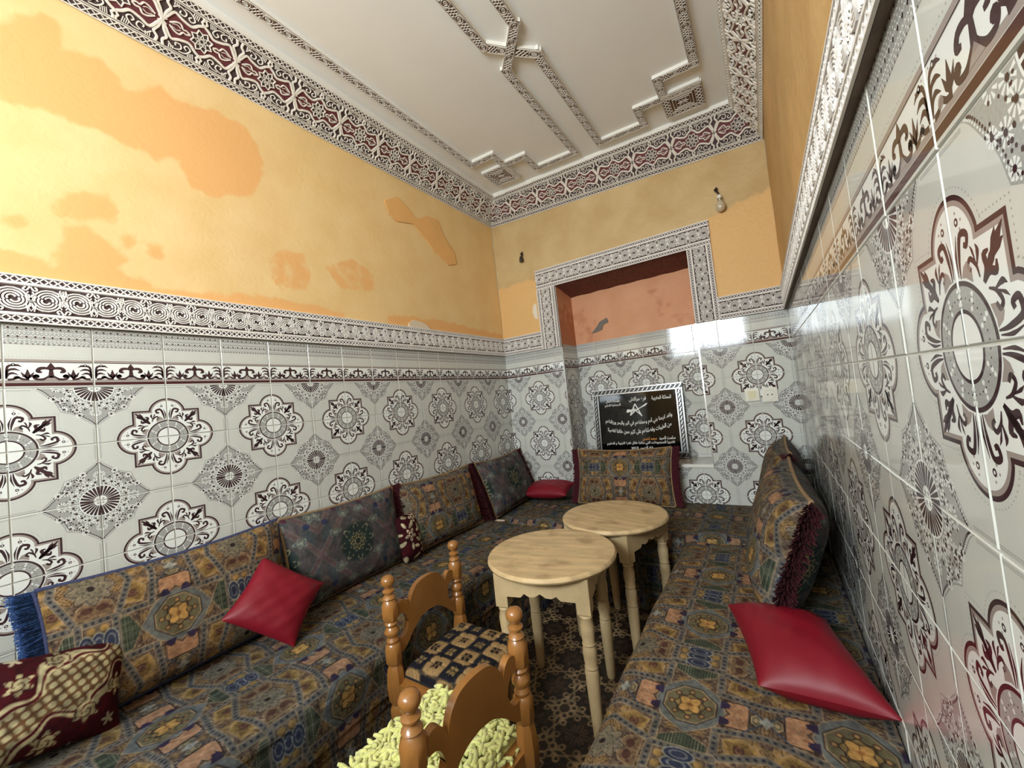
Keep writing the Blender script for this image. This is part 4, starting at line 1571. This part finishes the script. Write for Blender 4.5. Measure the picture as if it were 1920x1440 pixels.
BG = 'back cushions leaning on the walls'
lw = (0, 1, 0)                                    # along the left wall, so that the face looks into the room
cushion('back_cushion', 'gold and brown patterned cushion with blue piping and blue fringe', 'cushion', (.46, 3.34, SEAT + .02), lw, (-.42, 0, 2.0), 3.55, 2.12, .80,
        lambda u, v: kilim(v + .0, u + .05, .38), pipe=BLUE_PIPE, fringe=('left',), fmat=BLUE_FR, group=BG, sag=.09, n=(260, 160))
cushion('back_cushion', 'slate green cushion with lotus outlines behind the leaning red pillow', 'cushion', (.36, 6.72, SEAT + .02), lw, (-.32, 0, 2.0), 3.25, 2.10, .80,
        slate, pipe=GOLD_PIPE, fringe=('right',), group=BG, sag=.08, n=(170, 110))
cushion('back_cushion', 'brown patterned cushion with the small floral pillow at its end', 'cushion', (.56, 10.08, SEAT + .02), (.06, 1, 0), (-.50, 0, 2.0), 3.30, 2.08, .80,
        lambda u, v: kilim(v + .10, u + .12, .25), back=slate, pipe=GOLD_PIPE, fringe=('right', 'left'), group=BG, sag=.08, n=(150, 100))
cushion('back_cushion', 'slate green cushion in the far left corner', 'cushion', (.86, 13.75, SEAT + .02), (-.06, 1, 0), (-.75, 0, 2.0), 3.30, 2.12, .80,
        lambda u, v: slate(u, v) * 1.02, back=kilim, pipe=GOLD_PIPE, fringe=('right', 'left'), group=BG, sag=.10, n=(130, 90))
cushion('back_cushion', 'brown patterned cushion with burgundy fringe standing below the framed plaque', 'cushion', (5.15, 14.98, SEAT + .02), (1, .03, 0), (0, .55, 2.0), 3.55, 2.04, .80,
        lambda u, v: kilim(v - .06, u, .45), back=slate, pipe=GOLD_PIPE, fringe=('left', 'right'), group=BG, sag=.09, n=(150, 100))
cushion('back_cushion', 'brown patterned cushion leaning on the right wall beside the red pillow', 'cushion', (9.88, 10.15, SEAT + .02), (.03, -1, 0), (.72, 0, 2.0), 3.95, 2.2, 1.05,
        lambda u, v: kilim(v + .07, u + .16, .15), back=slate, pipe=GOLD_PIPE, fringe=('left', 'right'), group=BG, sag=.10, n=(200, 130), fl=.34)
cushion('back_cushion', 'patterned cushion in the far right corner behind another cushion', 'cushion', (10.0, 13.95, SEAT + .02), (.0, -1, 0), (.55, 0, 2.0), 3.2, 2.25, .95,
        lambda u, v: kilim(v + .07, u + .02, .1), back=slate, pipe=GOLD_PIPE, fringe=('left', 'right'), group=BG, sag=.10, n=(110, 80))
RP_ = dict(p=2.8, q=.60, pinch=.09, sag=.09, n=(60, 60), wr=.014)
RG = 'red satin pillows'
cushion('red_pillow', 'red satin pillow leaning on the left cushions on one corner', 'pillow', (1.34, 4.06, -4.98), (.55, .92, -.85), (-.35, 1.06, .48), 1.42, 1.32, .55, None, SATIN, group=RG, **RP_)
cushion('red_pillow', 'large red satin pillow lying against the right tiled wall', 'pillow', (10.13, 6.55, -5.32), (1.0, -.07, .06), (.07, 1.0, .05), 1.40, 1.84, .76, None, SATIN, group=RG, shear=-.33, **RP_)
cushion('red_pillow', 'small flat red pillow lying in the far left corner', 'pillow', (2.05, 14.30, -5.10), (1, .05, .02), (0, 1.0, .18), 2.0, 1.25, .62, None, SATIN, group=RG, **RP_)
cushion('floral_pillow', 'large burgundy pillow with cream scroll embroidery in the near left corner', 'pillow', (.90, 1.38, -5.22), (-.05, 1, -.26), (-.35, .25, 1.0), 1.75, 1.30, .75, paisley, CLOTH,
        p=2.6, q=.62, pinch=.12, sag=.1, n=(110, 100))
cushion('floral_pillow', 'small narrow burgundy pillow with cream flowers between two cushions', 'pillow', (.80, 8.40, -5.28), (-.10, 1, 0), (-.30, .05, 1.3), .80, 1.30, .45, floral, CLOTH,
        p=3.0, q=.6, pinch=.06, sag=.06, n=(70, 100))
mb = MB()
mb.add([V(1.28, 11.95, SEAT + .06), V(1.62, 12.02, SEAT + .05), V(1.60, 12.16, SEAT + .06), V(1.27, 12.10, SEAT + .075)], [(0, 1, 2, 3)])
mb.add([q + Vector((0, 0, -.001)) for q in (V(1.28, 11.95, SEAT + .06), V(1.62, 12.02, SEAT + .05), V(1.60, 12.16, SEAT + .06), V(1.27, 12.10, SEAT + .075))], [(3, 2, 1, 0)])
tag(mb.build('paper_slip', [PAPER]), 'small pale paper slip on the seat at the far left corner', 'paper')


# ------------------------------------------------------------------ side tables
def side_table(label, c, rot):
    root = empty('side_table', V(c[0], c[1], ZF), label, 'table', 'round pine side tables')
    Mx = Matrix.Translation(V(c[0], c[1], ZF)) @ Matrix.Rotation(R(rot), 4, 'Z')
    root.matrix_basis = Mx
    H = 3.22
    mb = MB()
    r = 1.43
    mb.lathe([(r * .3, H - .14), (r - .06, H - .14), (r - .02, H - .115), (r, H - .075), (r - .01, H - .03), (r - .04, H - .004), (r * .5, H), (.02, H)], n=64)
    mb.build('table_top', [PINE_TOP], root, Mx, smooth='angle', scale=T)
    a = .98
    for k in range(4):
        P = [(-a, H - .14), (-a, H - .60), (-.42, H - .59), (-.34, H - .51), (-.24, H - .565), (-.12, H - .56), (0, H - .49), (.12, H - .56), (.24, H - .565), (.34, H - .51), (.42, H - .59), (a, H - .60), (a, H - .14)]
        n = len(P)
        mb = MB()
        vs = [(x, -a - .02, z) for x, z in P] + [(x, -a + .09, z) for x, z in P]
        # strips up to the top edge, so that the scalloped outline stays exact
        top = H - .14
        for i in range(1, n - 2):
            (x0, z0), (x1, z1) = P[i], P[i + 1]
            for y, flip in ((-a - .02, False), (-a + .09, True)):
                q = [(x0, y, z0), (x1, y, z1), (x1, y, top), (x0, y, top)]
                mb.add(q, [(0, 1, 2, 3) if not flip else (3, 2, 1, 0)])
            mb.add([(x0, -a - .02, z0), (x0, -a + .09, z0), (x1, -a + .09, z1), (x1, -a - .02, z1)], [(0, 1, 2, 3)])
        for x, f in ((-a, (0, 1, 2, 3)), (a, (3, 2, 1, 0))):
            mb.add([(x, -a - .02, P[1][1]), (x, -a - .02, top), (x, -a + .09, top), (x, -a + .09, P[1][1])], [f])
        mb.build('apron', [PINE], root, Mx @ Matrix.Rotation(math.pi / 2 * k, 4, 'Z'), scale=T)
    prof = [(.085, 0), (.10, .05), (.115, .5), (.130, 1.0), (.135, 1.30), (.120, 1.34), (.135, 1.37), (.120, 1.41), (.140, 1.60), (.135, 1.72), (.115, 1.78), (.135, 1.81), (.118, 1.85), (.135, 2.0), (.140, 2.15), (.118, 2.30), (.135, 2.33), (.118, 2.37), (.14, 2.40)]
    for sx in (1, -1):
        for sy in (1, -1):
            mb = MB()
            c_ = (sx * (a - .12), sy * (a - .12))
            mb.lathe(prof, c_, n=16)
            mb.box((c_[0] - .135, c_[1] - .135, 2.40), (c_[0] + .135, c_[1] + .135, H - .14))
            mb.build('leg', [PINE], root, Mx, smooth='angle', scale=T)
    return root


side_table('nearer round pine side table beside the wooden chair', (5.52, 8.33), 11)
side_table('farther round pine side table in front of the niche cushion', (6.03, 11.16), -15.4)


# ------------------------------------------------------------------ wooden chairs
POST = [(.11, 0), (.13, .10), (.12, .55), (.10, .62), (.135, .70), (.10, .78), (.12, .84)]


def turned(mb, c, segs):
    for n, prof in segs:
        mb.lathe(prof, c, n=n)


BACK_POST = [(8, [(.10, 0), (.13, .12), (.15, .50), (.13, .66)]), (16, [(.10, .66), (.13, .72), (.09, .80), (.13, .88), (.10, .94)]),
             (8, [(.11, .94), (.15, 1.00), (.15, 1.16), (.11, 1.22)]), (8, [(.11, 1.22), (.16, 1.34), (.175, 1.62), (.15, 1.86), (.11, 1.94)]),
             (8, [(.12, 1.94), (.155, 2.0), (.155, 2.28), (.12, 2.33)]),
             (16, [(.10, 2.33), (.12, 2.38), (.09, 2.44), (.14, 2.52), (.14, 2.56), (.09, 2.63), (.125, 2.69), (.10, 2.73)]),
             (8, [(.11, 2.73), (.155, 2.80), (.155, 3.05), (.10, 3.13)]),
             (16, [(.10, 3.13), (.125, 3.16), (.10, 3.20), (.06, 3.23), (.11, 3.27), (.115, 3.30), (.055, 3.335), (.055, 3.35), (.10, 3.39), (.128, 3.44), (.128, 3.49), (.10, 3.545), (.05, 3.57)])]
FRONT_LEG = [(8, [(.10, 0), (.13, .12), (.15, .50), (.13, .66)]), (16, [(.10, .66), (.13, .72), (.09, .80), (.13, .88), (.10, .94)]), (8, [(.11, .94), (.15, 1.0), (.15, 1.60), (.13, 1.63)])]


def chair(label, c, rot, wid, dep):
    """back posts at local x = 0, seat towards +x"""
    Mx = Matrix.Translation(V(c[0], c[1], ZF)) @ Matrix.Rotation(R(rot), 4, 'Z')
    root = empty('wooden_chair', V(c[0], c[1], ZF), label, 'chair', 'varnished wooden chairs')
    root.matrix_basis = Mx
    h = wid / 2
    for s in (1, -1):
        mb = MB()
        turned(mb, (0, s * h), BACK_POST)
        mb.build('back_post', [VARN], root, Mx, smooth='angle', scale=T)
        mb = MB()
        turned(mb, (dep, s * (h - .03)), FRONT_LEG)
        mb.build('front_leg', [VARN], root, Mx, smooth='angle', scale=T)
        mb = MB()
        mb.box((.08, s * h - .06, 1.36), (dep - .08, s * h + .06, 1.62))
        mb.build('side_rail', [VARN], root, Mx, scale=T)
        mb = MB()
        mb.box((.08, s * h - .045, 1.02), (dep - .08, s * h + .045, 1.14))
        mb.build('stretcher', [VARN], root, Mx, scale=T)
    for x in (0.0, dep):
        mb = MB()
        mb.box((x - .06, -h + .1, 1.36), (x + .06, h - .1, 1.62))
        mb.build('cross_rail', [VARN], root, Mx, scale=T)
    mb = MB()
    mb.box((.02, -h + .02, 1.60), (dep + .08, h - .02, 1.66))
    mb.build('seat_board', [VARN], root, Mx, scale=T)
    # scalloped back panel
    k = h - .10
    top = spline([(-k, 2.84), (-k * .93, 2.97), (-k * .80, 3.01), (-k * .68, 2.94), (-k * .60, 2.80)], 4) + \
        spline([(-k * .60, 2.80), (-k * .52, 2.98), (-k * .36, 3.12), (-k * .18, 3.17), (0, 3.18)], 4)[1:]
    bot = spline([(-k, 2.05), (-k * .80, 2.12), (-k * .55, 2.32), (-k * .28, 2.46), (0, 2.50)], 4)
    ysamp = np.concatenate([np.linspace(-k, 0, 26), np.linspace(0, k, 26)[1:]])
    ft = lambda y: np.interp(-abs(y), [q[0] for q in top], [q[1] for q in top])
    fb = lambda y: np.interp(-abs(y), [q[0] for q in bot], [q[1] for q in bot])
    mb = MB()
    tk = .055
    hole = (k * .87, 2.55, .15)
    for y0, y1 in zip(ysamp[:-1], ysamp[1:]):
        spans = [(fb, ft)]
        ym = abs((y0 + y1) / 2)
        if ym > hole[0] - hole[2]:
            def hz(y, sg):
                d = min(abs(abs(y) - hole[0]), hole[2] * .999) if abs(y) < hole[0] else 0
                return hole[1] + sg * 1.45 * math.sqrt(max(hole[2] ** 2 - d * d, 0))
            spans = [(fb, lambda y: hz(y, -1)), (lambda y: hz(y, 1), ft)]
        for lo_, hi_ in spans:
            q = [(y0, lo_(y0)), (y1, lo_(y1)), (y1, hi_(y1)), (y0, hi_(y0))]
            mb.add([(tk, y, z) for y, z in q], [(0, 1, 2, 3)])
            mb.add([(-tk, y, z) for y, z in q], [(3, 2, 1, 0)])
            mb.add([(-tk, q[3][0], q[3][1]), (tk, q[3][0], q[3][1]), (tk, q[2][0], q[2][1]), (-tk, q[2][0], q[2][1])], [(0, 1, 2, 3)])
            mb.add([(-tk, q[0][0], q[0][1]), (tk, q[0][0], q[0][1]), (tk, q[1][0], q[1][1]), (-tk, q[1][0], q[1][1])], [(3, 2, 1, 0)])
    mb.build('back_panel', [VARN], root, Mx, scale=T)
    return root, Mx


W1, D1 = 1.86, 1.62
ch1, M1 = chair('wooden chair with the checked seat cushion, its back to the left banquette', (3.52, 6.40), 0, W1, D1)
ch2, M2 = chair('wooden chair nearest the camera, seat covered in lime green chenille', (6.36, 4.46), 175, 1.90, D1)


def seat_pad(name, label, Mx, x0, x1, h, z0, th, pat, mt):
    root = empty(name, Mx @ Vector(((x0 + x1) / 2 * T, 0, z0 * T)), label, 'cushion')
    root.matrix_basis = Mx @ Matrix.Translation(((x0 + x1) / 2 * T, 0, z0 * T))
    n = 120
    g = np.linspace(-1, 1, n)
    U, Vv = np.meshgrid(g, g, indexing='ij')
    U, Vv = U.ravel(), Vv.ravel()
    i = np.arange(n - 1)[:, None] * n + np.arange(n - 1)[None, :]
    qd = np.stack([i, i + n, i + n + 1, i + 1], -1).reshape(-1, 4)
    hx = (x1 - x0) / 2
    e = np.maximum((1 - np.abs(U) ** 10) * (1 - np.abs(Vv) ** 10), 0) ** .4
    q = .056 / T
    dim = 1 - .10 * np.exp(-np.minimum(np.abs(np.mod(U * hx / q + .5, 1) - .5), np.abs(np.mod(Vv * h / q + .5, 1) - .5)) ** 2 / .006)
    co = [np.stack([U * hx * T, Vv * h * T, th * T * e * dim], 1), np.stack([U * hx * T, Vv * h * T, 0 * e], 1)]
    cl = None
    if pat is not None:
        c0 = pat(U * hx * T, Vv * h * T)
        cl = np.concatenate([c0, c0])
    me = quads_mesh('cover', np.concatenate(co), np.concatenate([qd, qd[:, ::-1] + n * n]), mt, cl, None, True)
    mesh_obj('cover', me, root, None, root.matrix_basis)
    return root


sp = seat_pad('seat_cushion', 'tan and navy checked seat cushion on the farther wooden chair', M1, .12, D1 + .16, W1 / 2 - .08, 1.665, .26, check, CLOTH)
mb = MB()
lp = [(-.80, -.83), (.80, -.83), (.80, .83), (-.80, .83), (-.80, -.83)]
mb.tube([(x * T, y * T, .02 * T) for x, y in lp], .03 * T, 0, 6)
mb.build('trim_cord', [mat('black_trim', (22, 20, 22), .9, bump=.6, bscale=300)], sp, sp.matrix_basis)

# lime chenille cover: finger-like loops over the seat of the near chair
lr = seat_pad('chenille_cover', 'lime green chenille cover with finger loops on the near chair', M2, .14, D1 + .22, W1 / 2 - .02, 1.665, .10, None, LIME)
sph = []
for a_ in range(5):
    th = math.pi * a_ / 4
    for b_ in range(6):
        ph = 2 * math.pi * b_ / 6
        sph.append((math.sin(th) * math.cos(ph), math.sin(th) * math.sin(ph), math.cos(th)))
sph = np.array(sph)
sf = np.array([(a_ * 6 + b_, a_ * 6 + (b_ + 1) % 6, (a_ + 1) * 6 + (b_ + 1) % 6, (a_ + 1) * 6 + b_) for a_ in range(4) for b_ in range(6)])
cos_, qs_ = [], []
n = 0
hx, hy = (D1 + .08) / 2, W1 / 2 - .02
for i in range(24):
    for j in range(27):
        x = -hx - .12 + (2 * hx + .24) * (i + random.uniform(0, .9)) / 24
        y = -hy - .12 + (2 * hy + .24) * (j + random.uniform(0, .9)) / 27
        over = max(abs(x) - hx, abs(y) - hy, 0)
        z = .15 - over * 2.2 + random.uniform(-.02, .03)
        a_, b_ = random.uniform(0, 6.28), random.uniform(-.5, .5)
        d = np.array([math.cos(a_) * math.cos(b_), math.sin(a_) * math.cos(b_), math.sin(b_)])
        r_, l_ = random.uniform(.032, .042), random.uniform(.09, .14)
        P_ = sph * r_
        P_ = P_ + np.outer(P_ @ d, d) * (l_ / r_ - 1)
        cos_.append((P_ + np.array([x, y, z])) * T)
        qs_.append(sf + n)
        n += len(sph)
me = quads_mesh('pile', np.concatenate(cos_), np.concatenate(qs_), LIME, None, None, True)
tag(mesh_obj('pile', me, lr, None, lr.matrix_basis), kind='stuff')


# ------------------------------------------------------------------ framed plaque in the niche
FORMS = {}


def _f(ch, iso, fin=None, ini=None, med=None):
    FORMS[ch] = (iso, fin or iso, ini, med)


for ch, base, dual in (('ا', 0xFE8D, 0), ('أ', 0xFE83, 0), ('آ', 0xFE81, 0), ('إ', 0xFE87, 0), ('ؤ', 0xFE85, 0), ('ب', 0xFE8F, 1), ('ة', 0xFE93, 0), ('ت', 0xFE95, 1), ('ث', 0xFE99, 1),
                       ('ج', 0xFE9D, 1), ('ح', 0xFEA1, 1), ('خ', 0xFEA5, 1), ('د', 0xFEA9, 0), ('ذ', 0xFEAB, 0), ('ر', 0xFEAD, 0), ('ز', 0xFEAF, 0), ('س', 0xFEB1, 1), ('ش', 0xFEB5, 1),
                       ('ص', 0xFEB9, 1), ('ض', 0xFEBD, 1), ('ط', 0xFEC1, 1), ('ع', 0xFEC9, 1), ('غ', 0xFECD, 1), ('ف', 0xFED1, 1), ('ق', 0xFED5, 1), ('ك', 0xFED9, 1), ('ل', 0xFEDD, 1),
                       ('م', 0xFEE1, 1), ('ن', 0xFEE5, 1), ('ه', 0xFEE9, 1), ('و', 0xFEED, 0), ('ى', 0xFEEF, 0), ('ي', 0xFEF1, 1)):
    _f(ch, chr(base), chr(base + 1), chr(base + 2) if dual else None, chr(base + 3) if dual else None)
LAM = {'ا': 0xFEFB, 'أ': 0xFEF7, 'آ': 0xFEF5, 'إ': 0xFEF9}


def shape_ar(s):
    """join the letters (presentation forms) and put them in visual, right-to-left order"""
    words = []
    for wd in s.split(' '):
        if not any(ch in FORMS for ch in wd):
            words.append(wd)
            continue
        out, i, prev = [], 0, False
        while i < len(wd):
            ch = wd[i]
            if ch == 'ل' and i + 1 < len(wd) and wd[i + 1] in LAM:
                out.append(chr(LAM[wd[i + 1]] + (1 if prev else 0)))
                prev = False
                i += 2
                continue
            f = FORMS[ch]
            nxt = i + 1 < len(wd) and wd[i + 1] in FORMS
            if f[2] is None:
                out.append(f[1] if prev else f[0])
                prev = False
            else:
                out.append((f[3] if nxt else f[1]) if prev else (f[2] if nxt else f[0]))
                prev = nxt
            i += 1
        words.append(''.join(out[::-1]))
    return ' '.join(words[::-1])


def text_mesh(body, height, width=None):
    cu = bpy.data.curves.new('inscription', 'FONT')
    cu.body = body
    cu.size = 1.0
    cu.align_x = 'CENTER'
    cu.extrude = 0.004
    cu.offset = 0.016
    ob = bpy.data.objects.new('inscription_source', cu)
    COL.objects.link(ob)
    dg = bpy.context.evaluated_depsgraph_get()
    me = bpy.data.meshes.new_from_object(ob.evaluated_get(dg))
    bpy.data.objects.remove(ob)
    bpy.data.curves.remove(cu)
    co = np.empty(len(me.vertices) * 3, np.float32)
    me.vertices.foreach_get('co', co)
    co = co.reshape(-1, 3)
    if len(co):
        lo, hi = co.min(0), co.max(0)
        co[:, :2] -= (lo[:2] + hi[:2]) / 2
        sc = height / max(hi[1] - lo[1], 1e-6)
        sx = width / max(hi[0] - lo[0], 1e-6) if width else sc
        co *= np.array([sx, sc, sc], np.float32)
        me.vertices.foreach_set('co', co.ravel())
        me.update()
    return me


PW, PH = 3.70, 2.96
pb, pt_ = Vector(V(5.36, 16.86, NZ0 + .02)), Vector(V(5.42, 17.10, NZ0 + .02 + 2.90))
ey = (pt_ - pb).normalized()
ex = Vector((1, .0, -.005)).normalized()
ey = (ey - ex * ey.dot(ex)).normalized()
ez = ex.cross(ey)
PM = frame(pb, ex, ey, ez)
plaque = empty('framed_plaque', pb, 'black mirrored award plaque in a silver rope frame in the niche', 'plaque')
plaque.matrix_basis = PM
GLASS_BK = mat('black_mirror', (10, 9, 10), .05, .5)
SILVER = mat('silver_frame', (176, 174, 172), .28, .5, metal=.85, var=.2, scale=60)
BLACKF = mat('black_frame', (20, 19, 20), .35)
LETTER = mat('white_lettering', (236, 234, 228), .5)
LETTER_O = mat('orange_lettering', (226, 150, 40), .5)
mb = MB()
mb.box((-PW / 2 + .06, .06, -.10), (PW / 2 - .06, PH - .06, .01))
mb.build('panel', [GLASS_BK], plaque, PM, scale=T)
fw = .26
for k, (x0, y0, x1, y1) in enumerate(((-PW / 2, 0, PW / 2, fw), (-PW / 2, PH - fw, PW / 2, PH), (-PW / 2, fw, -PW / 2 + fw, PH - fw), (PW / 2 - fw, fw, PW / 2, PH - fw))):
    mb = MB()
    mb.box((x0, y0, -.10), (x1, y1, .075))
    fo = mb.build('frame_bar', [BLACKF], plaque, PM, scale=T)
    mb = MB()
    hor = k < 2
    Lb = (x1 - x0) if hor else (y1 - y0)
    nseg = int(Lb / .17)
    for i in range(nseg):
        t = (i + .5) / nseg * Lb
        c0 = (x0 + t, (y0 + y1) / 2) if hor else ((x0 + x1) / 2, y0 + t)
        d = (.075, .055) if hor else (.055, .075)
        pts = [(c0[0] - d[0], c0[1] - d[1]), (c0[0] - d[0] * .2, c0[1] - d[1] * .7), (c0[0] + d[0] * .3, c0[1] + d[1] * .6), (c0[0] + d[0], c0[1] + d[1])]
        mb.stroke(pts, .06, .074, 0, .04, taper=[.3, 1, 1, .3])
    mb.build('rope_moulding', [SILVER], fo, PM, scale=T)
    mb = MB()
    for o_ in (.03, fw - .025):
        if hor:
            mb.box((x0, y0 + o_ - .022, .07), (x1, y0 + o_ + .022, .10))
        else:
            mb.box((x0 + o_ - .022, y0, .07), (x0 + o_ + .022, y1, .10))
    mb.build('bead', [SILVER], fo, PM, scale=T)


def letter(body, cx, cy, h, w, mt=LETTER, arcd=0.0, rot=0.0):
    me = text_mesh(body, h * T, w * T)
    co = np.empty(len(me.vertices) * 3, np.float32)
    me.vertices.foreach_get('co', co)
    co = co.reshape(-1, 3)
    if len(co) and arcd:
        k = co[:, 0] / (w * T / 2)
        co[:, 1] += (arcd * (k * k - .33) + rot * k).astype(np.float32) * T
        me.vertices.foreach_set('co', co.ravel())
        me.update()
    mesh_obj('inscription', me, plaque, [mt], PM @ Matrix.Translation((cx * T, cy * T, .014 * T)))


letter(shape_ar('المملكة المغربية'), 1.02, 2.42, .20, .76)
letter(shape_ar('فرع مراكش'), .07, 2.42, .24, .70)
letter(shape_ar('مؤسسة الأعمال'), -.98, 2.44, .16, .60)
letter(shape_ar('الاجتماعية للتعليم'), -1.00, 2.25, .16, .70)
letter(shape_ar('ولقد كرمنا بني آدم وحملناهم في البر والبحر ورزقناهم'), 0.0, 1.52, .26, 2.75, arcd=.20, rot=.06)
letter(shape_ar('من الطيبات وفضلناهم على كثير ممن خلقنا تفضيلا'), 0.0, 1.14, .26, 2.62, arcd=.20, rot=.06)
letter(shape_ar('سلمت للسيد'), 1.10, .80, .16, .62)
letter(shape_ar('محمد لحسن'), .42, .79, .16, .56, LETTER_O)
letter(shape_ar('تقديرا للمجهودات التي بذلها خلال فترة التربية و التعليم'), .0, .62, .16, 2.75)
letter('2015 ' + shape_ar('أكتوبر') + ' 03', .08, .43, .15, .88)
mb = MB()
z = .016
for P in ([(-.28, 1.78), (-.05, 2.25)], [(-.05, 2.25), (.20, 1.72)], [(-.42, 1.92), (.02, 2.0), (.42, 2.22)], [(-.40, 2.02), (-.05, 1.98), (.20, 1.74)], [(-.42, 1.96), (-.05, 2.04)], [(-.28, 1.78), (-.02, 2.0), (.40, 2.18)]):
    mb.stroke(P, .045, z, 0, .004)
mb.poly([(.34, 2.14), (.48, 2.24), (.36, 2.24)], z + .003, 0)
mb.build('star_emblem', [LETTER], plaque, PM, scale=T)


# ------------------------------------------------------------------ switch, socket, bulbs
PLATE = mat('switch_plastic', (226, 222, 208), .35)
PLATE2 = mat('rocker_plastic', (232, 224, 190), .3)


def plate(name, label, cat, x, z, w, h):
    root = empty(name, V(x, D - .02, z), label, cat)
    mb = MB()
    mb.box((-w / 2, -.05, -h / 2), (w / 2, .02, h / 2))
    mb.box((-w / 2 + .03, -.065, -h / 2 + .03), (w / 2 - .03, -.05, h / 2 - .03))
    mb.build('plate', [PLATE], root, root.matrix_basis, scale=T)
    return root


sw = plate('light_switch', 'cream square light switch on the back wall tiles', 'switch', 9.55, -1.64, .40, .42)
mb = MB()
mb.add([(-.11, -.068, -.13), (.11, -.068, -.13), (.11, -.10, .13), (-.11, -.10, .13), (-.11, -.06, -.13), (.11, -.06, -.13), (.11, -.06, .13), (-.11, -.06, .13)],
       [(0, 1, 2, 3), (4, 0, 3, 7), (1, 5, 6, 2), (3, 2, 6, 7), (0, 4, 5, 1)])
mb.build('rocker', [PLATE2], sw, sw.matrix_basis, scale=T)
so = plate('wall_socket', 'white wall socket beside the light switch', 'socket', 10.04, -1.68, .42, .46)
for dx in (-.06, .06):
    mb = MB()
    mb.add([(dx + .022 * math.cos(a_ * .785), -.068, .022 * math.sin(a_ * .785)) for a_ in range(8)], [tuple(range(8))])
    mb.build('pin_hole', [BLACKF], so, so.matrix_basis, scale=T)
mb = MB()
mb.stroke(arc(0, 0, .15, 0, 360, 24), .018, 0, 0, .01)
o_ = mb.build('socket_ring', [PLATE], so, so.matrix_basis @ Matrix.Translation((0, -.066 * T, 0)) @ Matrix.Rotation(R(90), 4, 'X'), scale=T)

BAKE = mat('dark_bakelite', (40, 30, 26), .4)
WIRE = mat('old_wire', (48, 40, 36), .6)
BULBG = mat('dusty_bulb_glass', (190, 176, 150), .22, .6, coat=.5)
CAP = mat('bulb_cap', (150, 140, 124), .35, metal=.6)
bulb = empty('light_bulb', V(9.40, D - .28, 4.62), 'unlit dusty light bulb hanging by a wire on the back wall', 'light bulb')
mb = MB()
mb.tube([V(9.30, D - .0, 5.48), V(9.29, D - .08, 5.44), V(9.31, D - .12, 5.34), V(9.34, D - .18, 5.22), V(9.37, D - .26, 5.12)], .006, 0, 6)
mb.tube([V(9.31, D - .10, 5.42), V(9.27, D - .14, 5.36), V(9.31, D - .12, 5.29)], .010, 0, 6)
mb.build('wire', [WIRE], bulb, Matrix.Identity(4))
c_ = Vector((9.40, D - .28))
mb = MB()
mb.lathe([(.05, 5.14), (.09, 5.10), (.10, 5.02), (.10, 4.96)], n=16)
mb.build('cap_rim', [PLATE], bulb, Matrix.Translation(V(c_.x - .03, c_.y + .05, 5.12 * .26)), scale=T * .74)
mb = MB()
mb.lathe([(.095, 4.97), (.10, 4.95), (.092, 4.93), (.10, 4.91), (.092, 4.88), (.098, 4.86)], n=16)
mb.build('screw_cap', [CAP], bulb, Matrix.Translation(V(c_.x - .03, c_.y + .05, 5.12 * .26)), scale=T * .74)
mb = MB()
mb.lathe([(.095, 4.87), (.11, 4.82), (.17, 4.72), (.195, 4.60), (.185, 4.50), (.14, 4.42), (.07, 4.375), (.01, 4.37)], n=20)
mb.build('glass', [BULBG], bulb, Matrix.Translation(V(c_.x - .03, c_.y + .05, 5.12 * .26)), smooth=True, scale=T * .74)
sk = empty('lamp_holder', V(1.50, D - .12, 5.2), 'empty lamp holder dangling from twisted wire on the back wall', 'lamp holder')
mb = MB()
mb.tube([V(1.50, D, 5.58), V(1.52, D - .06, 5.54), V(1.47, D - .10, 5.48), V(1.56, D - .10, 5.44), V(1.50, D - .12, 5.36)], .008, 0, 6)
mb.build('wire', [WIRE], sk, Matrix.Identity(4))
mb = MB()
mb.lathe([(.03, 5.38), (.07, 5.34), (.08, 5.22), (.095, 5.20), (.09, 5.12), (.06, 5.11)], n=14)
mb.build('holder', [BAKE], sk, Matrix.Translation(V(1.49, D - .13, 0)), scale=T)
